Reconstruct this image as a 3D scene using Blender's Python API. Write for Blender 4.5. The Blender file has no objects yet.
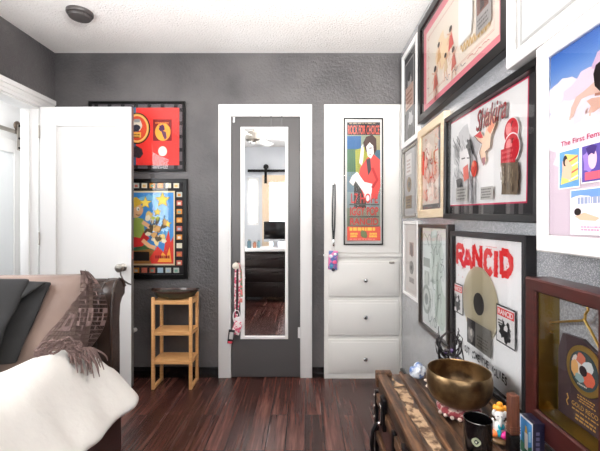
import bpy, bmesh, math, random
from mathutils import Vector, Matrix
random.seed(7)
SC = bpy.context.scene
COL = SC.collection
PI = math.pi
# ---------------------------------------------------------------- room numbers (metres, camera at x=0 y=0)
XL, XR, YB, YR, H, EYE, F = -1.894, 0.727, 2.803, -0.75, 2.454, 1.174, 370.0
VX, VY = 305.0, 222.0

def onx(px, py, X):            # photo pixel -> point on a plane x = X
    d = X * F / (px - VX)
    return Vector((X, d, EYE - (py - VY) * d / F))
def ony(px, py, Y):            # photo pixel -> point on a plane y = Y
    return Vector(((px - VX) * Y / F, Y, EYE - (py - VY) * Y / F))

# ---------------------------------------------------------------- materials
def lin(c):
    c = c / 255.0
    return c / 12.92 if c <= 0.04045 else ((c + 0.055) / 1.055) ** 2.4
def rgb(t): return (lin(t[0]), lin(t[1]), lin(t[2]), 1.0)
_m = {}
def mat(name, col=(200, 200, 200), rough=0.5, metal=0.0, bump=None, vary=None, spec=None, coat=0.0, emit=None, sheen=0.0):
    """bump=(scale, strength, distance) vary=(scale, colour2, lo, hi, stretch)"""
    if name in _m: return _m[name]
    m = bpy.data.materials.new(name); m.use_nodes = True
    nt = m.node_tree; b = nt.nodes['Principled BSDF']
    b.inputs['Base Color'].default_value = rgb(col)
    b.inputs['Roughness'].default_value = rough
    b.inputs['Metallic'].default_value = metal
    if spec is not None: b.inputs['Specular IOR Level'].default_value = spec
    if coat: b.inputs['Coat Weight'].default_value = coat; b.inputs['Coat Roughness'].default_value = 0.12
    if sheen: b.inputs['Sheen Weight'].default_value = sheen
    if emit:
        b.inputs['Emission Color'].default_value = rgb(emit[0]); b.inputs['Emission Strength'].default_value = emit[1]
    tc = None
    if bump or vary:
        tc = nt.nodes.new('ShaderNodeTexCoord')
    if vary:
        mp = nt.nodes.new('ShaderNodeMapping')
        if len(vary) > 4: mp.inputs['Scale'].default_value = vary[4]
        n = nt.nodes.new('ShaderNodeTexNoise'); n.inputs['Scale'].default_value = vary[0]; n.inputs['Detail'].default_value = 6
        r = nt.nodes.new('ShaderNodeValToRGB')
        r.color_ramp.elements[0].position = vary[2]; r.color_ramp.elements[1].position = vary[3]
        r.color_ramp.elements[0].color = rgb(col); r.color_ramp.elements[1].color = rgb(vary[1])
        nt.links.new(tc.outputs['Object'], mp.inputs[0]); nt.links.new(mp.outputs[0], n.inputs['Vector'])
        nt.links.new(n.outputs['Fac'], r.inputs[0]); nt.links.new(r.outputs[0], b.inputs['Base Color'])
    if bump:
        n2 = nt.nodes.new('ShaderNodeTexNoise'); n2.inputs['Scale'].default_value = bump[0]; n2.inputs['Detail'].default_value = 4
        bp = nt.nodes.new('ShaderNodeBump'); bp.inputs['Strength'].default_value = bump[1]
        bp.inputs['Distance'].default_value = bump[2] if len(bump) > 2 else 0.003
        nt.links.new(tc.outputs['Object'], n2.inputs['Vector']); nt.links.new(n2.outputs['Fac'], bp.inputs['Height'])
        nt.links.new(bp.outputs[0], b.inputs['Normal'])
    _m[name] = m
    return m
def ink(c, rough=0.45):
    return mat('ink_%02x%02x%02x' % tuple(int(v) for v in c), c, rough, spec=0.3)

def glass_mat():
    if 'pane_glass' in _m: return _m['pane_glass']
    m = bpy.data.materials.new('pane_glass'); m.use_nodes = True
    nt = m.node_tree; nt.nodes.clear()
    o = nt.nodes.new('ShaderNodeOutputMaterial'); mx = nt.nodes.new('ShaderNodeMixShader')
    t = nt.nodes.new('ShaderNodeBsdfTransparent'); g = nt.nodes.new('ShaderNodeBsdfGlossy'); g.inputs['Roughness'].default_value = 0.02
    fr = nt.nodes.new('ShaderNodeFresnel'); fr.inputs['IOR'].default_value = 1.42
    nt.links.new(fr.outputs[0], mx.inputs[0]); nt.links.new(t.outputs[0], mx.inputs[1]); nt.links.new(g.outputs[0], mx.inputs[2])
    nt.links.new(mx.outputs[0], o.inputs[0])
    _m['pane_glass'] = m
    return m

def wall_paint(name, c1, c2, rough, scale, strength, speckle=None, bd=.004, coat=None):
    m = bpy.data.materials.new(name); m.use_nodes = True
    nt = m.node_tree; b = nt.nodes['Principled BSDF']; L = nt.links.new
    tc = nt.nodes.new('ShaderNodeTexCoord')
    n = nt.nodes.new('ShaderNodeTexNoise'); n.inputs['Scale'].default_value = 2.2; n.inputs['Detail'].default_value = 8
    r = nt.nodes.new('ShaderNodeValToRGB'); r.color_ramp.elements[0].position = .35; r.color_ramp.elements[1].position = .68
    r.color_ramp.elements[0].color = rgb(c1); r.color_ramp.elements[1].color = rgb(c2)
    L(tc.outputs['Object'], n.inputs['Vector']); L(n.outputs['Fac'], r.inputs[0])
    b.inputs['Roughness'].default_value = rough
    if coat: b.inputs['Coat Weight'].default_value = coat[0]; b.inputs['Coat Roughness'].default_value = coat[1]; b.inputs['Coat IOR'].default_value = coat[2]
    n2 = nt.nodes.new('ShaderNodeTexNoise'); n2.inputs['Scale'].default_value = scale; n2.inputs['Detail'].default_value = 5
    n2.inputs['Roughness'].default_value = .6
    bp = nt.nodes.new('ShaderNodeBump'); bp.inputs['Strength'].default_value = strength; bp.inputs['Distance'].default_value = bd
    L(tc.outputs['Object'], n2.inputs['Vector']); L(n2.outputs['Fac'], bp.inputs['Height']); L(bp.outputs[0], b.inputs['Normal'])
    if speckle:
        v = nt.nodes.new('ShaderNodeTexNoise'); v.inputs['Scale'].default_value = speckle[0]; v.inputs['Detail'].default_value = 1
        rr = nt.nodes.new('ShaderNodeValToRGB'); rr.color_ramp.elements[0].position = .5; rr.color_ramp.elements[1].position = .68
        mx = nt.nodes.new('ShaderNodeMixRGB'); mx.inputs[2].default_value = rgb(speckle[1])
        L(tc.outputs['Object'], v.inputs['Vector']); L(v.outputs['Fac'], rr.inputs[0]); L(rr.outputs[0], mx.inputs[0]); L(r.outputs[0], mx.inputs[1])
        L(mx.outputs[0], b.inputs['Base Color'])
    else:
        L(r.outputs[0], b.inputs['Base Color'])
    return m

def plank_mat():
    m = bpy.data.materials.new('mahogany_planks'); m.use_nodes = True
    nt = m.node_tree; b = nt.nodes['Principled BSDF']; L = nt.links.new; N = nt.nodes.new
    tc = N('ShaderNodeTexCoord'); mp = N('ShaderNodeMapping'); mp.inputs['Rotation'].default_value = (0, 0, PI / 2)
    L(tc.outputs['Object'], mp.inputs[0])
    br = N('ShaderNodeTexBrick'); br.inputs['Scale'].default_value = 1.0
    br.inputs['Brick Width'].default_value = .95; br.inputs['Row Height'].default_value = .104; br.inputs['Mortar Size'].default_value = .003
    br.inputs['Mortar Smooth'].default_value = .3; br.inputs['Bias'].default_value = 0; br.offset = .37; br.squash = 1
    br.inputs['Color1'].default_value = (0, 0, 0, 1); br.inputs['Color2'].default_value = (1, 1, 1, 1); br.inputs['Mortar'].default_value = (.0, .0, .0, 1)
    L(mp.outputs[0], br.inputs['Vector'])
    # grain stretched along y
    m2 = N('ShaderNodeMapping'); m2.inputs['Scale'].default_value = (34, 1.6, 1)
    L(tc.outputs['Object'], m2.inputs[0])
    ad = N('ShaderNodeVectorMath'); ad.operation = 'MULTIPLY_ADD'
    cb = N('ShaderNodeCombineXYZ'); L(br.outputs['Color'], cb.inputs[0]); L(br.outputs['Color'], cb.inputs[1])
    ad.inputs[1].default_value = (7, 9, 0); L(cb.outputs[0], ad.inputs[0]); L(m2.outputs[0], ad.inputs[2])
    g = N('ShaderNodeTexNoise'); g.inputs['Scale'].default_value = 1.0; g.inputs['Detail'].default_value = 7; g.inputs['Roughness'].default_value = .65
    L(ad.outputs[0], g.inputs['Vector'])
    r1 = N('ShaderNodeValToRGB'); e = r1.color_ramp.elements
    e[0].position = .25; e[0].color = rgb((36, 19, 17)); e[1].position = .80; e[1].color = rgb((136, 96, 84))
    x = r1.color_ramp.elements.new(.52); x.color = rgb((75, 45, 40))
    L(g.outputs['Fac'], r1.inputs[0])
    r2 = N('ShaderNodeValToRGB'); e = r2.color_ramp.elements
    e[0].position = 0; e[0].color = (.66, .66, .66, 1); e[1].position = 1; e[1].color = (1.35, 1.28, 1.25, 1)
    L(br.outputs['Color'], r2.inputs[0])
    mu = N('ShaderNodeMixRGB'); mu.blend_type = 'MULTIPLY'; mu.inputs[0].default_value = 1
    L(r1.outputs[0], mu.inputs[1]); L(r2.outputs[0], mu.inputs[2])
    mo = N('ShaderNodeMixRGB'); mo.inputs[2].default_value = rgb((12, 7, 7)); L(br.outputs['Fac'], mo.inputs[0]); L(mu.outputs[0], mo.inputs[1])
    L(mo.outputs[0], b.inputs['Base Color'])
    # worn gloss: patchy roughness
    w = N('ShaderNodeTexNoise'); w.inputs['Scale'].default_value = .6; w.inputs['Detail'].default_value = 6; L(ad.outputs[0], w.inputs['Vector'])
    mr = N('ShaderNodeMapRange'); mr.inputs[3].default_value = .10; mr.inputs[4].default_value = .36; L(w.outputs['Fac'], mr.inputs[0])
    L(mr.outputs[0], b.inputs['Roughness'])
    inv = N('ShaderNodeMath'); inv.operation = 'MULTIPLY_ADD'; inv.inputs[1].default_value = -1.2; L(br.outputs['Fac'], inv.inputs[0]); L(g.outputs['Fac'], inv.inputs[2])
    bp = N('ShaderNodeBump'); bp.inputs['Strength'].default_value = .6; bp.inputs['Distance'].default_value = .006
    L(inv.outputs[0], bp.inputs['Height']); L(bp.outputs[0], b.inputs['Normal'])
    return m

# ---------------------------------------------------------------- mesh builder
class MB:
    def __init__(self): self.bm = bmesh.new(); self.mats = []
    def mi(self, m):
        if m is None: return 0
        if m not in self.mats: self.mats.append(m)
        return self.mats.index(m)
    def face(self, vs, m=None):
        try: f = self.bm.faces.new(vs)
        except ValueError: return None
        f.material_index = self.mi(m); return f
    def poly(self, pts, m=None):
        return self.face([self.bm.verts.new(p) for p in pts], m)
    def box(self, x0, x1, y0, y1, z0, z1, m=None, bev=0.0, M=None, seg=2):
        t = bmesh.new()
        bmesh.ops.create_cube(t, size=1)
        for v in t.verts:
            v.co = Vector((x0 + (v.co.x + .5) * (x1 - x0), y0 + (v.co.y + .5) * (y1 - y0), z0 + (v.co.z + .5) * (z1 - z0)))
        if bev: bmesh.ops.bevel(t, geom=list(t.edges), offset=bev, segments=seg, affect='EDGES', profile=.5)
        self.merge(t, m, M)
    def merge(self, t, m=None, M=None):
        t.verts.index_update(); mp = {}
        for v in t.verts: mp[v.index] = self.bm.verts.new(M @ v.co if M else v.co)
        for f in t.faces: self.face([mp[v.index] for v in f.verts], m)
        t.free()
    def loft(self, rings, m=None, closed=True, caps=True, ends=False):
        R = [[self.bm.verts.new(p) for p in r] for r in rings]
        n = len(R[0])
        rr = list(zip(R, R[1:])) + ([(R[-1], R[0])] if ends else [])
        for a, b in rr:
            for i in range(n if closed else n - 1):
                j = (i + 1) % n
                self.face([a[i], a[j], b[j], b[i]], m)
        if caps and closed and not ends:
            self.face(list(reversed(R[0])), m); self.face(R[-1], m)
    def tube(self, pts, r, seg=8, m=None, closed=False):
        pts = [Vector(p) for p in pts]; n = len(pts); rings = []
        up = None
        for i, p in enumerate(pts):
            if closed: t = pts[(i + 1) % n] - pts[i - 1]
            else: t = pts[min(i + 1, n - 1)] - pts[max(i - 1, 0)]
            t.normalize()
            if up is None:
                up = t.orthogonal().normalized()
            up = (up - t * up.dot(t))
            if up.length < 1e-6: up = t.orthogonal()
            up.normalize(); s = t.cross(up)
            rad = r[i] if isinstance(r, (list, tuple)) else r
            rings.append([p + (up * math.cos(2 * PI * k / seg) + s * math.sin(2 * PI * k / seg)) * rad for k in range(seg)])
        self.loft(rings, m, True, True, closed)
    def lathe(self, prof, seg=32, c=(0, 0, 0), m=None, M=None):
        rings = []
        for (r, z) in prof:
            ring = [Vector((r * math.cos(2 * PI * k / seg), r * math.sin(2 * PI * k / seg), z)) for k in range(seg)]
            ring = [(M @ p if M else p) + Vector(c) for p in ring]
            rings.append(ring)
        self.loft(rings, m)
    def ball(self, c, rx, ry=None, rz=None, seg=14, m=None, M=None):
        ry = ry or rx; rz = rz or rx
        t = bmesh.new(); bmesh.ops.create_uvsphere(t, u_segments=seg, v_segments=max(6, seg // 2 + 1), radius=1)
        for v in t.verts: v.co = Vector((v.co.x * rx, v.co.y * ry, v.co.z * rz))
        T = Matrix.Translation(c) @ (M or Matrix())
        self.merge(t, m, T)
    def prism(self, pts, axis, a, b, m=None):      # 2d outline extruded along axis from a to b
        def P(p, t): return {'x': (t, p[0], p[1]), 'y': (p[0], t, p[1]), 'z': (p[0], p[1], t)}[axis]
        A = [self.bm.verts.new(P(p, a)) for p in pts]; B = [self.bm.verts.new(P(p, b)) for p in pts]
        n = len(pts)
        self.face(A, m); self.face(list(reversed(B)), m)
        for i in range(n): self.face([A[i], B[i], B[(i + 1) % n], A[(i + 1) % n]], m)
    def build(self, name, m=None, parent=None, smooth=True, ang=35, bevel=0, subsurf=0, solid=0, fix=True):
        bm = self.bm
        if fix: bmesh.ops.recalc_face_normals(bm, faces=list(bm.faces))
        if smooth:
            for f in bm.faces: f.smooth = True
            for e in bm.edges:
                if len(e.link_faces) == 2 and e.calc_face_angle(0) > math.radians(ang): e.smooth = False
        me = bpy.data.meshes.new(name); bm.to_mesh(me); bm.free()
        if self.mats:
            for x in self.mats: me.materials.append(x)
        elif m: me.materials.append(m)
        o = bpy.data.objects.new(name, me); COL.objects.link(o)
        if parent: o.parent = parent
        if solid: md = o.modifiers.new('solid', 'SOLIDIFY'); md.thickness = solid; md.offset = 0
        if bevel: md = o.modifiers.new('bevel', 'BEVEL'); md.width = bevel; md.segments = 2; md.limit_method = 'ANGLE'
        if subsurf: md = o.modifiers.new('sub', 'SUBSURF'); md.levels = subsurf; md.render_levels = subsurf
        return o

def tag(o, label=None, cat=None, group=None, kind=None):
    if label: o['label'] = label
    if cat: o['category'] = cat
    if group: o['group'] = group
    if kind: o['kind'] = kind
    return o
def thing(name, label, cat, loc=(0, 0, 0), rot=(0, 0, 0), group=None):
    o = bpy.data.objects.new(name, None); COL.objects.link(o); o.empty_display_size = .05
    o.location = loc; o.rotation_euler = rot
    return tag(o, label, cat, group)
def struct(o, label=None, cat=None):
    o['kind'] = 'structure'
    if label: o['label'] = label
    if cat: o['category'] = cat
    return o
def bxobj(name, m, parent, *b, bev=0.0, smooth=True):
    q = MB(); q.box(*b, bev=bev); return q.build(name, m, parent, smooth)

_txt = {}
def text_mesh(s, shear=0.0, fat=0.0):
    k = (s, shear, fat)
    if k in _txt: return _txt[k]
    cu = bpy.data.curves.new('lettering', 'FONT'); cu.body = s; cu.shear = shear; cu.offset = fat; cu.resolution_u = 3
    o = bpy.data.objects.new('lettering', cu); COL.objects.link(o)
    dg = bpy.context.evaluated_depsgraph_get(); dg.update()
    me = bpy.data.meshes.new_from_object(o.evaluated_get(dg))
    V = [(v.co.x, v.co.y) for v in me.vertices]; P = [tuple(p.vertices) for p in me.polygons]
    bpy.data.objects.remove(o); bpy.data.curves.remove(cu); bpy.data.meshes.remove(me)
    _txt[k] = (V, P)
    return _txt[k]

class Art:
    """flat artwork laid out in the local x-z plane of a framed thing; every added shape lies a hair in front of the one before"""
    def __init__(self, root, y, plane=None):
        self.mb = MB(); self.y = y; self.k = 0; self.plane = plane
        M = Matrix.Translation(root.location) @ root.rotation_euler.to_matrix().to_4x4()
        self.inv = M.inverted(); self.scale = 1
    def P(self, px, py):
        p = onx(px, py, self.plane[1]) if self.plane[0] == 'x' else ony(px, py, self.plane[1])
        q = self.inv @ p
        return (q.x, q.z)
    def step(self): self.k += 1; return self.y - self.k * .00012
    def poly(self, pts, c, px=True, rough=.45):
        y = self.step()
        q = [self.P(*p) for p in pts] if px else pts
        self.mb.poly([(a, y, b) for a, b in q], ink(c, rough) if isinstance(c, tuple) else c)
    def rect(self, a, b, c, px=True):     # two opposite corners, squared up in the plane
        if px: a = self.P(*a); b = self.P(*b)
        x0, x1 = sorted((a[0], b[0])); z0, z1 = sorted((a[1], b[1]))
        self.poly([(x0, z0), (x1, z0), (x1, z1), (x0, z1)], c, False)
        return x0, x1, z0, z1
    def ell(self, c, rx, rz, col, px=True, n=28, rot=0):
        if px: c = self.P(*c)
        cr, sr = math.cos(rot), math.sin(rot)
        self.poly([(c[0] + rx * math.cos(t) * cr - rz * math.sin(t) * sr, c[1] + rx * math.cos(t) * sr + rz * math.sin(t) * cr)
                   for t in [2 * PI * i / n for i in range(n)]], col, False)
    def blob(self, c, rx, rz, col, px=True, n=18, rough=.2, seed=1):
        if px: c = self.P(*c)
        rn = random.Random(seed)
        pts = []
        for i in range(n):
            t = 2 * PI * i / n; k = 1 + rn.uniform(-rough, rough)
            pts.append((c[0] + rx * k * math.cos(t), c[1] + rz * k * math.sin(t)))
        self.poly(pts, col, False)
    def stroke(self, pts, w, col, px=True, taper=False):
        q = [Vector(self.P(*p)) if px else Vector(p) for p in pts]
        y = self.step(); n = len(q); L = []; R = []
        for i in range(n):
            t = q[min(i + 1, n - 1)] - q[max(i - 1, 0)]
            t = t.normalized() if t.length > 1e-9 else Vector((1, 0))
            nn = Vector((-t.y, t.x)); ww = w * (.35 + .65 * math.sin(PI * (i + .5) / n)) if taper else w
            L.append(q[i] + nn * ww / 2); R.append(q[i] - nn * ww / 2)
        for i in range(n - 1):
            self.mb.poly([(p.x, y, p.y) for p in (L[i], L[i + 1], R[i + 1], R[i])], ink(col) if isinstance(col, tuple) else col)
    def text(self, s, a, b, col, px=True, shear=0.0, fat=0.0, rot=0.0):
        """fit the words in the box with corners a (top-left) and b (bottom-right)"""
        if px: a = self.P(*a); b = self.P(*b)
        V, Pg = text_mesh(s, shear, fat)
        if not V: return
        x0 = min(v[0] for v in V); x1 = max(v[0] for v in V); z0 = min(v[1] for v in V); z1 = max(v[1] for v in V)
        w = b[0] - a[0]; h = a[1] - b[1]; y = self.step(); cr, sr = math.cos(rot), math.sin(rot)
        vs = []
        for v in V:
            X = (v[0] - x0) / (x1 - x0) * w; Z = (v[1] - z0) / max(1e-6, z1 - z0) * h
            vs.append(self.mb.bm.verts.new((a[0] + X * cr - Z * sr, y, b[1] + X * sr + Z * cr)))
        for p in Pg: self.mb.face([vs[i] for i in p], ink(col) if isinstance(col, tuple) else col)
    def lines(self, a, b, n, col, px=True, seed=3, fill=.5):     # lines of print too small to read
        if px: a = self.P(*a); b = self.P(*b)
        rn = random.Random(seed); h = (a[1] - b[1]) / n; y = self.step(); W = b[0] - a[0]
        for i in range(n):
            zt = a[1] - i * h - h * (1 - fill) / 2; zb = zt - h * fill
            x = a[0] + rn.uniform(0, .12) * W; xe = b[0] - rn.uniform(0, .2) * W
            while x < xe:
                w = rn.uniform(.05, .16) * W; x2 = min(x + w, xe)
                self.mb.poly([(x, y, zb), (x2, y, zb), (x2, y, zt), (x, y, zt)], ink(col))
                x = x2 + .03 * W
    def build(self, name, parent): return self.mb.build(name, None, parent, smooth=False, fix=False)

def rect_frame(mb, x0, x1, z0, z1, wl, wr, wt, wb, t, rec, c=.003, m=None, y0=0.0):
    """mitred moulding, front at y0-t, rebate at y0-rec"""
    prof = [(0, 0), (0, -t + c), (c, -t), (1 - c, -t), (1, -t + c), (1, -rec), (1, 0)]
    rings = []
    for (u, y) in prof:
        f = lambda w: (u if u == 0 else (c if u == c else (w - c if u == 1 - c else w)))
        a, b, cc, d = f(wl), f(wr), f(wb), f(wt)
        rings.append([(x0 + a, y0 + y, z0 + cc), (x1 - b, y0 + y, z0 + cc), (x1 - b, y0 + y, z1 - d), (x0 + a, y0 + y, z1 - d)])
    mb.loft(rings, m, True, False, True)

def picture(name, label, wall, a0, a1, z0, z1, t, w, fmat, mmat=None, rec=.008, tilt=0.0, group=None, glass=True, cat='framed picture', ws=None, c=.003, matname='mat_board'):
    """wall 'R': a0 = far depth, a1 = near depth.  wall 'B': a0, a1 = left and right x.  t = how far the frame stands off the wall"""
    wd = abs(a1 - a0); h = z1 - z0
    if wall == 'R': loc = (XR - .0006, (a0 + a1) / 2, (z0 + z1) / 2); rot = (0, tilt, -PI / 2)
    else: loc = ((a0 + a1) / 2, wall - .0006, (z0 + z1) / 2); rot = (0, tilt, 0)
    r = thing(name, label, cat, loc, rot, group)
    if wall == 'R' and tilt: r.rotation_euler = (Matrix.Rotation(-PI / 2, 3, 'Z') @ Matrix.Rotation(tilt, 3, 'Y')).to_euler()
    ws = ws or (w, w, w, w)
    q = MB(); rect_frame(q, -wd / 2, wd / 2, -h / 2, h / 2, *ws, t, rec, c)
    q.build('frame', fmat, r, True, 30)
    if mmat:
        bxobj(matname, mmat, r, -wd / 2 + ws[0] - .001, wd / 2 - ws[1] + .001, -rec, -rec + .004, -h / 2 + ws[3] - .001, h / 2 - ws[2] + .001)
    if glass:
        q = MB(); yy = -max(rec + .0055, t - .008)
        q.poly([(-wd / 2 + ws[0], yy, -h / 2 + ws[3]), (wd / 2 - ws[1], yy, -h / 2 + ws[3]), (wd / 2 - ws[1], yy, h / 2 - ws[2]), (-wd / 2 + ws[0], yy, h / 2 - ws[2])])
        q.build('glass', glass_mat(), r, False, fix=False)
    return r
E_REAR, E_SIDE, E_HALL, E_BNC, E_HW, EXPO = 7, 31, 17, 88, 3, 0.0
# ================================================================= materials in use
M_GREY = wall_paint('grey_wall_paint', (66, 64, 65), (94, 91, 91), .36, 52, .85, None, .007)
M_GREY2 = wall_paint('grey_wall_paint_sparkle', (132, 134, 138), (150, 151, 155), .24, 60, .35, (420, (210, 211, 214)), .0025, (1.0, .14, 1.75))
M_CEIL = wall_paint('popcorn_ceiling', (238, 234, 230), (246, 243, 240), .9, 75, 1.0, None, .012)
M_HALL = mat('white_hall_paint', (238, 238, 238), .6)
M_REARW = wall_paint('pale_rear_wall_paint', (200, 203, 208), (212, 214, 218), .5, 60, .4)
M_WHITE = mat('white_gloss_paint', (229, 228, 226), .36, bump=(18, .06, .002))
M_WHITE2 = mat('cream_white_paint', (228, 226, 221), .36, bump=(16, .08, .002))
M_BLACKGL = mat('black_gloss_paint', (14, 13, 14), .18)
M_DOORGREY = mat('grey_door_paint', (86, 84, 84), .42, bump=(30, .12, .002))
M_FLOOR = plank_mat()
M_NICKEL = mat('brushed_nickel', (176, 170, 162), .28, 1.0)
M_CHROME = mat('chrome', (205, 205, 205), .12, 1.0)
M_IRON = mat('black_iron', (22, 21, 21), .4, .6)
M_BLACKW = mat('black_frame_lacquer', (8, 7, 7), .3, spec=.3)
M_CHARW = mat('charcoal_frame', (32, 30, 32), .4, spec=.3)
M_WHITEF = mat('white_frame_paint', (238, 236, 234), .4)

# ================================================================= shell
q = MB(); q.box(-2.99, XR + .12, YR - .12, 4.35, -.1, 0); struct(q.build('floor', M_FLOOR, smooth=False), 'dark mahogany plank floor with a worn gloss', 'floor')
q = MB(); q.box(-2.99, XR + .12, YR - .12, 4.35, H, H + .1); struct(q.build('ceiling', M_CEIL, smooth=False), 'white popcorn-textured ceiling', 'ceiling')
q = MB(); q.box(XL, XR + .12, YB, YB + .1, 0, H); struct(q.build('wall_back', M_GREY, smooth=False), 'dark grey textured wall facing the room', 'wall')
q = MB(); q.box(XR, XR + .12, YR - .12, YB, 0, H); struct(q.build('wall_right', M_GREY2, smooth=False), 'sparkly silver-grey wall crowded with framed pictures', 'wall')
# left wall: doorway (1.965..2.63) and an added unseen window beside the bed
DY0, DY1, DZ = 1.965, 2.635, 1.99
WY0, WY1, WZ0, WZ1 = .40, 1.50, 1.05, 2.1
q = MB(); x0 = XL - .11
q.box(x0, XL, YR - .12, WY0, 0, H); q.box(x0, XL, WY0, WY1, 0, WZ0); q.box(x0, XL, WY0, WY1, WZ1, H); q.box(x0, XL, WY1, DY0, 0, H)
q.box(x0, XL, DY0, DY1, DZ, H); q.box(x0, XL, DY1, YB + .1, 0, H)
struct(q.build('wall_left', M_GREY, smooth=False), 'grey wall above the doorway casing', 'wall')
q = MB(); q.box(x0, x0 + .01, YB + .1, 4.3, 0, H); q.box(x0 - .012, x0 - .001, YR, DY0 - .02, 0, H); q.box(x0 - .012, x0 - .001, DY1 + .02, 4.3, 0, H); q.box(x0 - .012, x0 - .001, DY0 - .02, DY1 + .02, DZ + .02, H)
struct(q.build('wall_hall_inner', M_HALL, smooth=False))
q = MB(); q.box(-2.99, -2.93, .8, 4.3, 0, H); struct(q.build('wall_hall', M_HALL, smooth=False), 'white hallway wall behind the sliding door', 'wall')
q = MB(); q.box(-2.93, x0 - .012, 4.25, 4.3, 0, H); struct(q.build('wall_hall_end', M_HALL, smooth=False))
q = MB(); q.box(-2.93, x0 - .012, .8, .85, 0, H); struct(q.build('wall_hall_near', M_HALL, smooth=False))
# rear wall (seen in the door mirror) with one mirrored window and one added unseen window
RW = [(-.985, -.79, 1.12, 1.93), (.12, .62, .95, 2.05)]
q = MB(); y0, y1 = YR - .12, YR
xs = [XL, RW[0][0], RW[0][1], RW[1][0], RW[1][1], XR]
for i in range(5):
    if i in (1, 3):
        w = RW[i // 2]; q.box(w[0], w[1], y0, y1, 0, w[2]); q.box(w[0], w[1], y0, y1, w[3], H)
    else: q.box(xs[i], xs[i + 1], y0, y1, 0, H)
struct(q.build('wall_rear', M_REARW, smooth=False), 'pale grey rear wall seen in the door mirror', 'wall')
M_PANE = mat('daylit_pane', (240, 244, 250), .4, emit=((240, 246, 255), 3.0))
def window(n, ax, a0, a1, z0, z1, pos, label):
    """lit window set in an opening; ax 'y' = in a wall running along x at y=pos, 'x' = in the left wall"""
    def B(q, p0, p1, c0, c1, d0, d1):
        if ax == 'y': q.box(p0, p1, d0, d1, c0, c1)
        else: q.box(d0, d1, p0, p1, c0, c1)
    r = thing('window_%d' % n, label, 'window', ((a0 + a1) / 2, pos, z0) if ax == 'y' else (pos, (a0 + a1) / 2, z0)); r['kind'] = 'structure'
    inv = Matrix.Translation(r.location).inverted()
    q = MB(); f = .045
    for b in ((a0, a1, z0, z0 + f), (a0, a1, z1 - f, z1), (a0, a0 + f, z0 + f, z1 - f), (a1 - f, a1, z0 + f, z1 - f), (a0 + f, a1 - f, (z0 + z1) / 2 - .015, (z0 + z1) / 2 + .015)):
        B(q, *b, pos - .05, pos - .02)
    q.bm.transform(inv); q.build('window_frame', M_WHITE, r, False)
    q = MB(); B(q, a0 + f, a1 - f, z0 + f, z1 - f, pos - .046, pos - .04); q.bm.transform(inv); q.build('pane', M_PANE, r, False)
window(1, 'y', RW[0][0], RW[0][1], RW[0][2], RW[0][3], YR, 'narrow bright window reflected in the door mirror')
window(2, 'y', RW[1][0], RW[1][1], RW[1][2], RW[1][3], YR, 'added unseen bright window in the rear wall')  # invented window out of view, added to light the room from behind
window(4, 'x', 1.80, 2.72, .85, 2.1, -2.885, 'added unseen bright hallway window opposite the doorway')  # invented window out of view, added to light the right wall through the doorway
window(3, 'x', WY0, WY1, WZ0, WZ1, XL, 'added unseen bright window in the left wall over the bed')  # invented window out of view, added to light the picture wall

# ---- trims
def casing(name, label, plan, m):
    q = MB()
    for b in plan: q.box(*b, bev=.004)
    return struct(q.build(name, m), label, 'trim')
# closet door casing (back wall)
CX0, CX1, CX2, CX3 = -.652, -.557, -.036, .053
casing('trim_1', 'white casing around the grey closet door', [(CX0, CX1, YB - .022, YB, 0, 2.06), (CX2, CX3, YB - .022, YB, 0, 2.06), (CX1, CX2, YB - .022, YB, 1.968, 2.06)], M_WHITE)
# doorway casing, left wall: stepped header, legs and the reveal
q = MB()
q.box(XL - .004, XL + .02, DY0 - .09, YB - .03, DZ + .0, DZ + .088, bev=.003)
q.box(XL + .018, XL + .03, DY0 - .095, YB - .028, DZ + .055, DZ + .09, bev=.004)
q.box(XL - .004, XL + .026, DY0 - .09, YB - .03, DZ + .024, DZ + .034, bev=.003)
q.box(XL - .004, XL + .02, DY1, DY1 + .12, 0, DZ, bev=.003)
q.box(XL - .004, XL + .02, DY0 - .09, DY0, 0, DZ, bev=.003)
q.box(XL - .125, XL + .004, DY1 - .012, DY1 + .002, 0, DZ, bev=.002)
q.box(XL - .07, XL - .055, DY1 - .024, DY1 - .01, 0, DZ - .02, bev=.002)
q.box(XL - .125, XL + .004, DY0 - .002, DY0 + .012, 0, DZ, bev=.002)
q.box(XL - .125, XL + .004, DY0, DY1, DZ - .012, DZ + .002, bev=.002)
struct(q.build('trim_2', M_WHITE), 'white stepped casing of the doorway beside the open door', 'trim')
# baseboards
def skirting(name, x0, x1, y0, y1):
    q = MB(); q.box(x0, x1, y0, y1, 0, .078, bev=.004); struct(q.build(name, M_BLACKGL), 'glossy black baseboard', 'baseboard')
skirting('baseboard_back', XL + .002, CX0 - .001, YB - .016, YB)
skirting('baseboard_middle', CX3 + .001, .146, YB - .016, YB)
skirting('baseboard_right', XR - .014, XR, YR, 2.79)
skirting('baseboard_rear', XL + .001, XR - .016, YR, YR + .014)
skirting('baseboard_left', XL, XL + .014, YR + .016, DY0 - .095)

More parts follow.
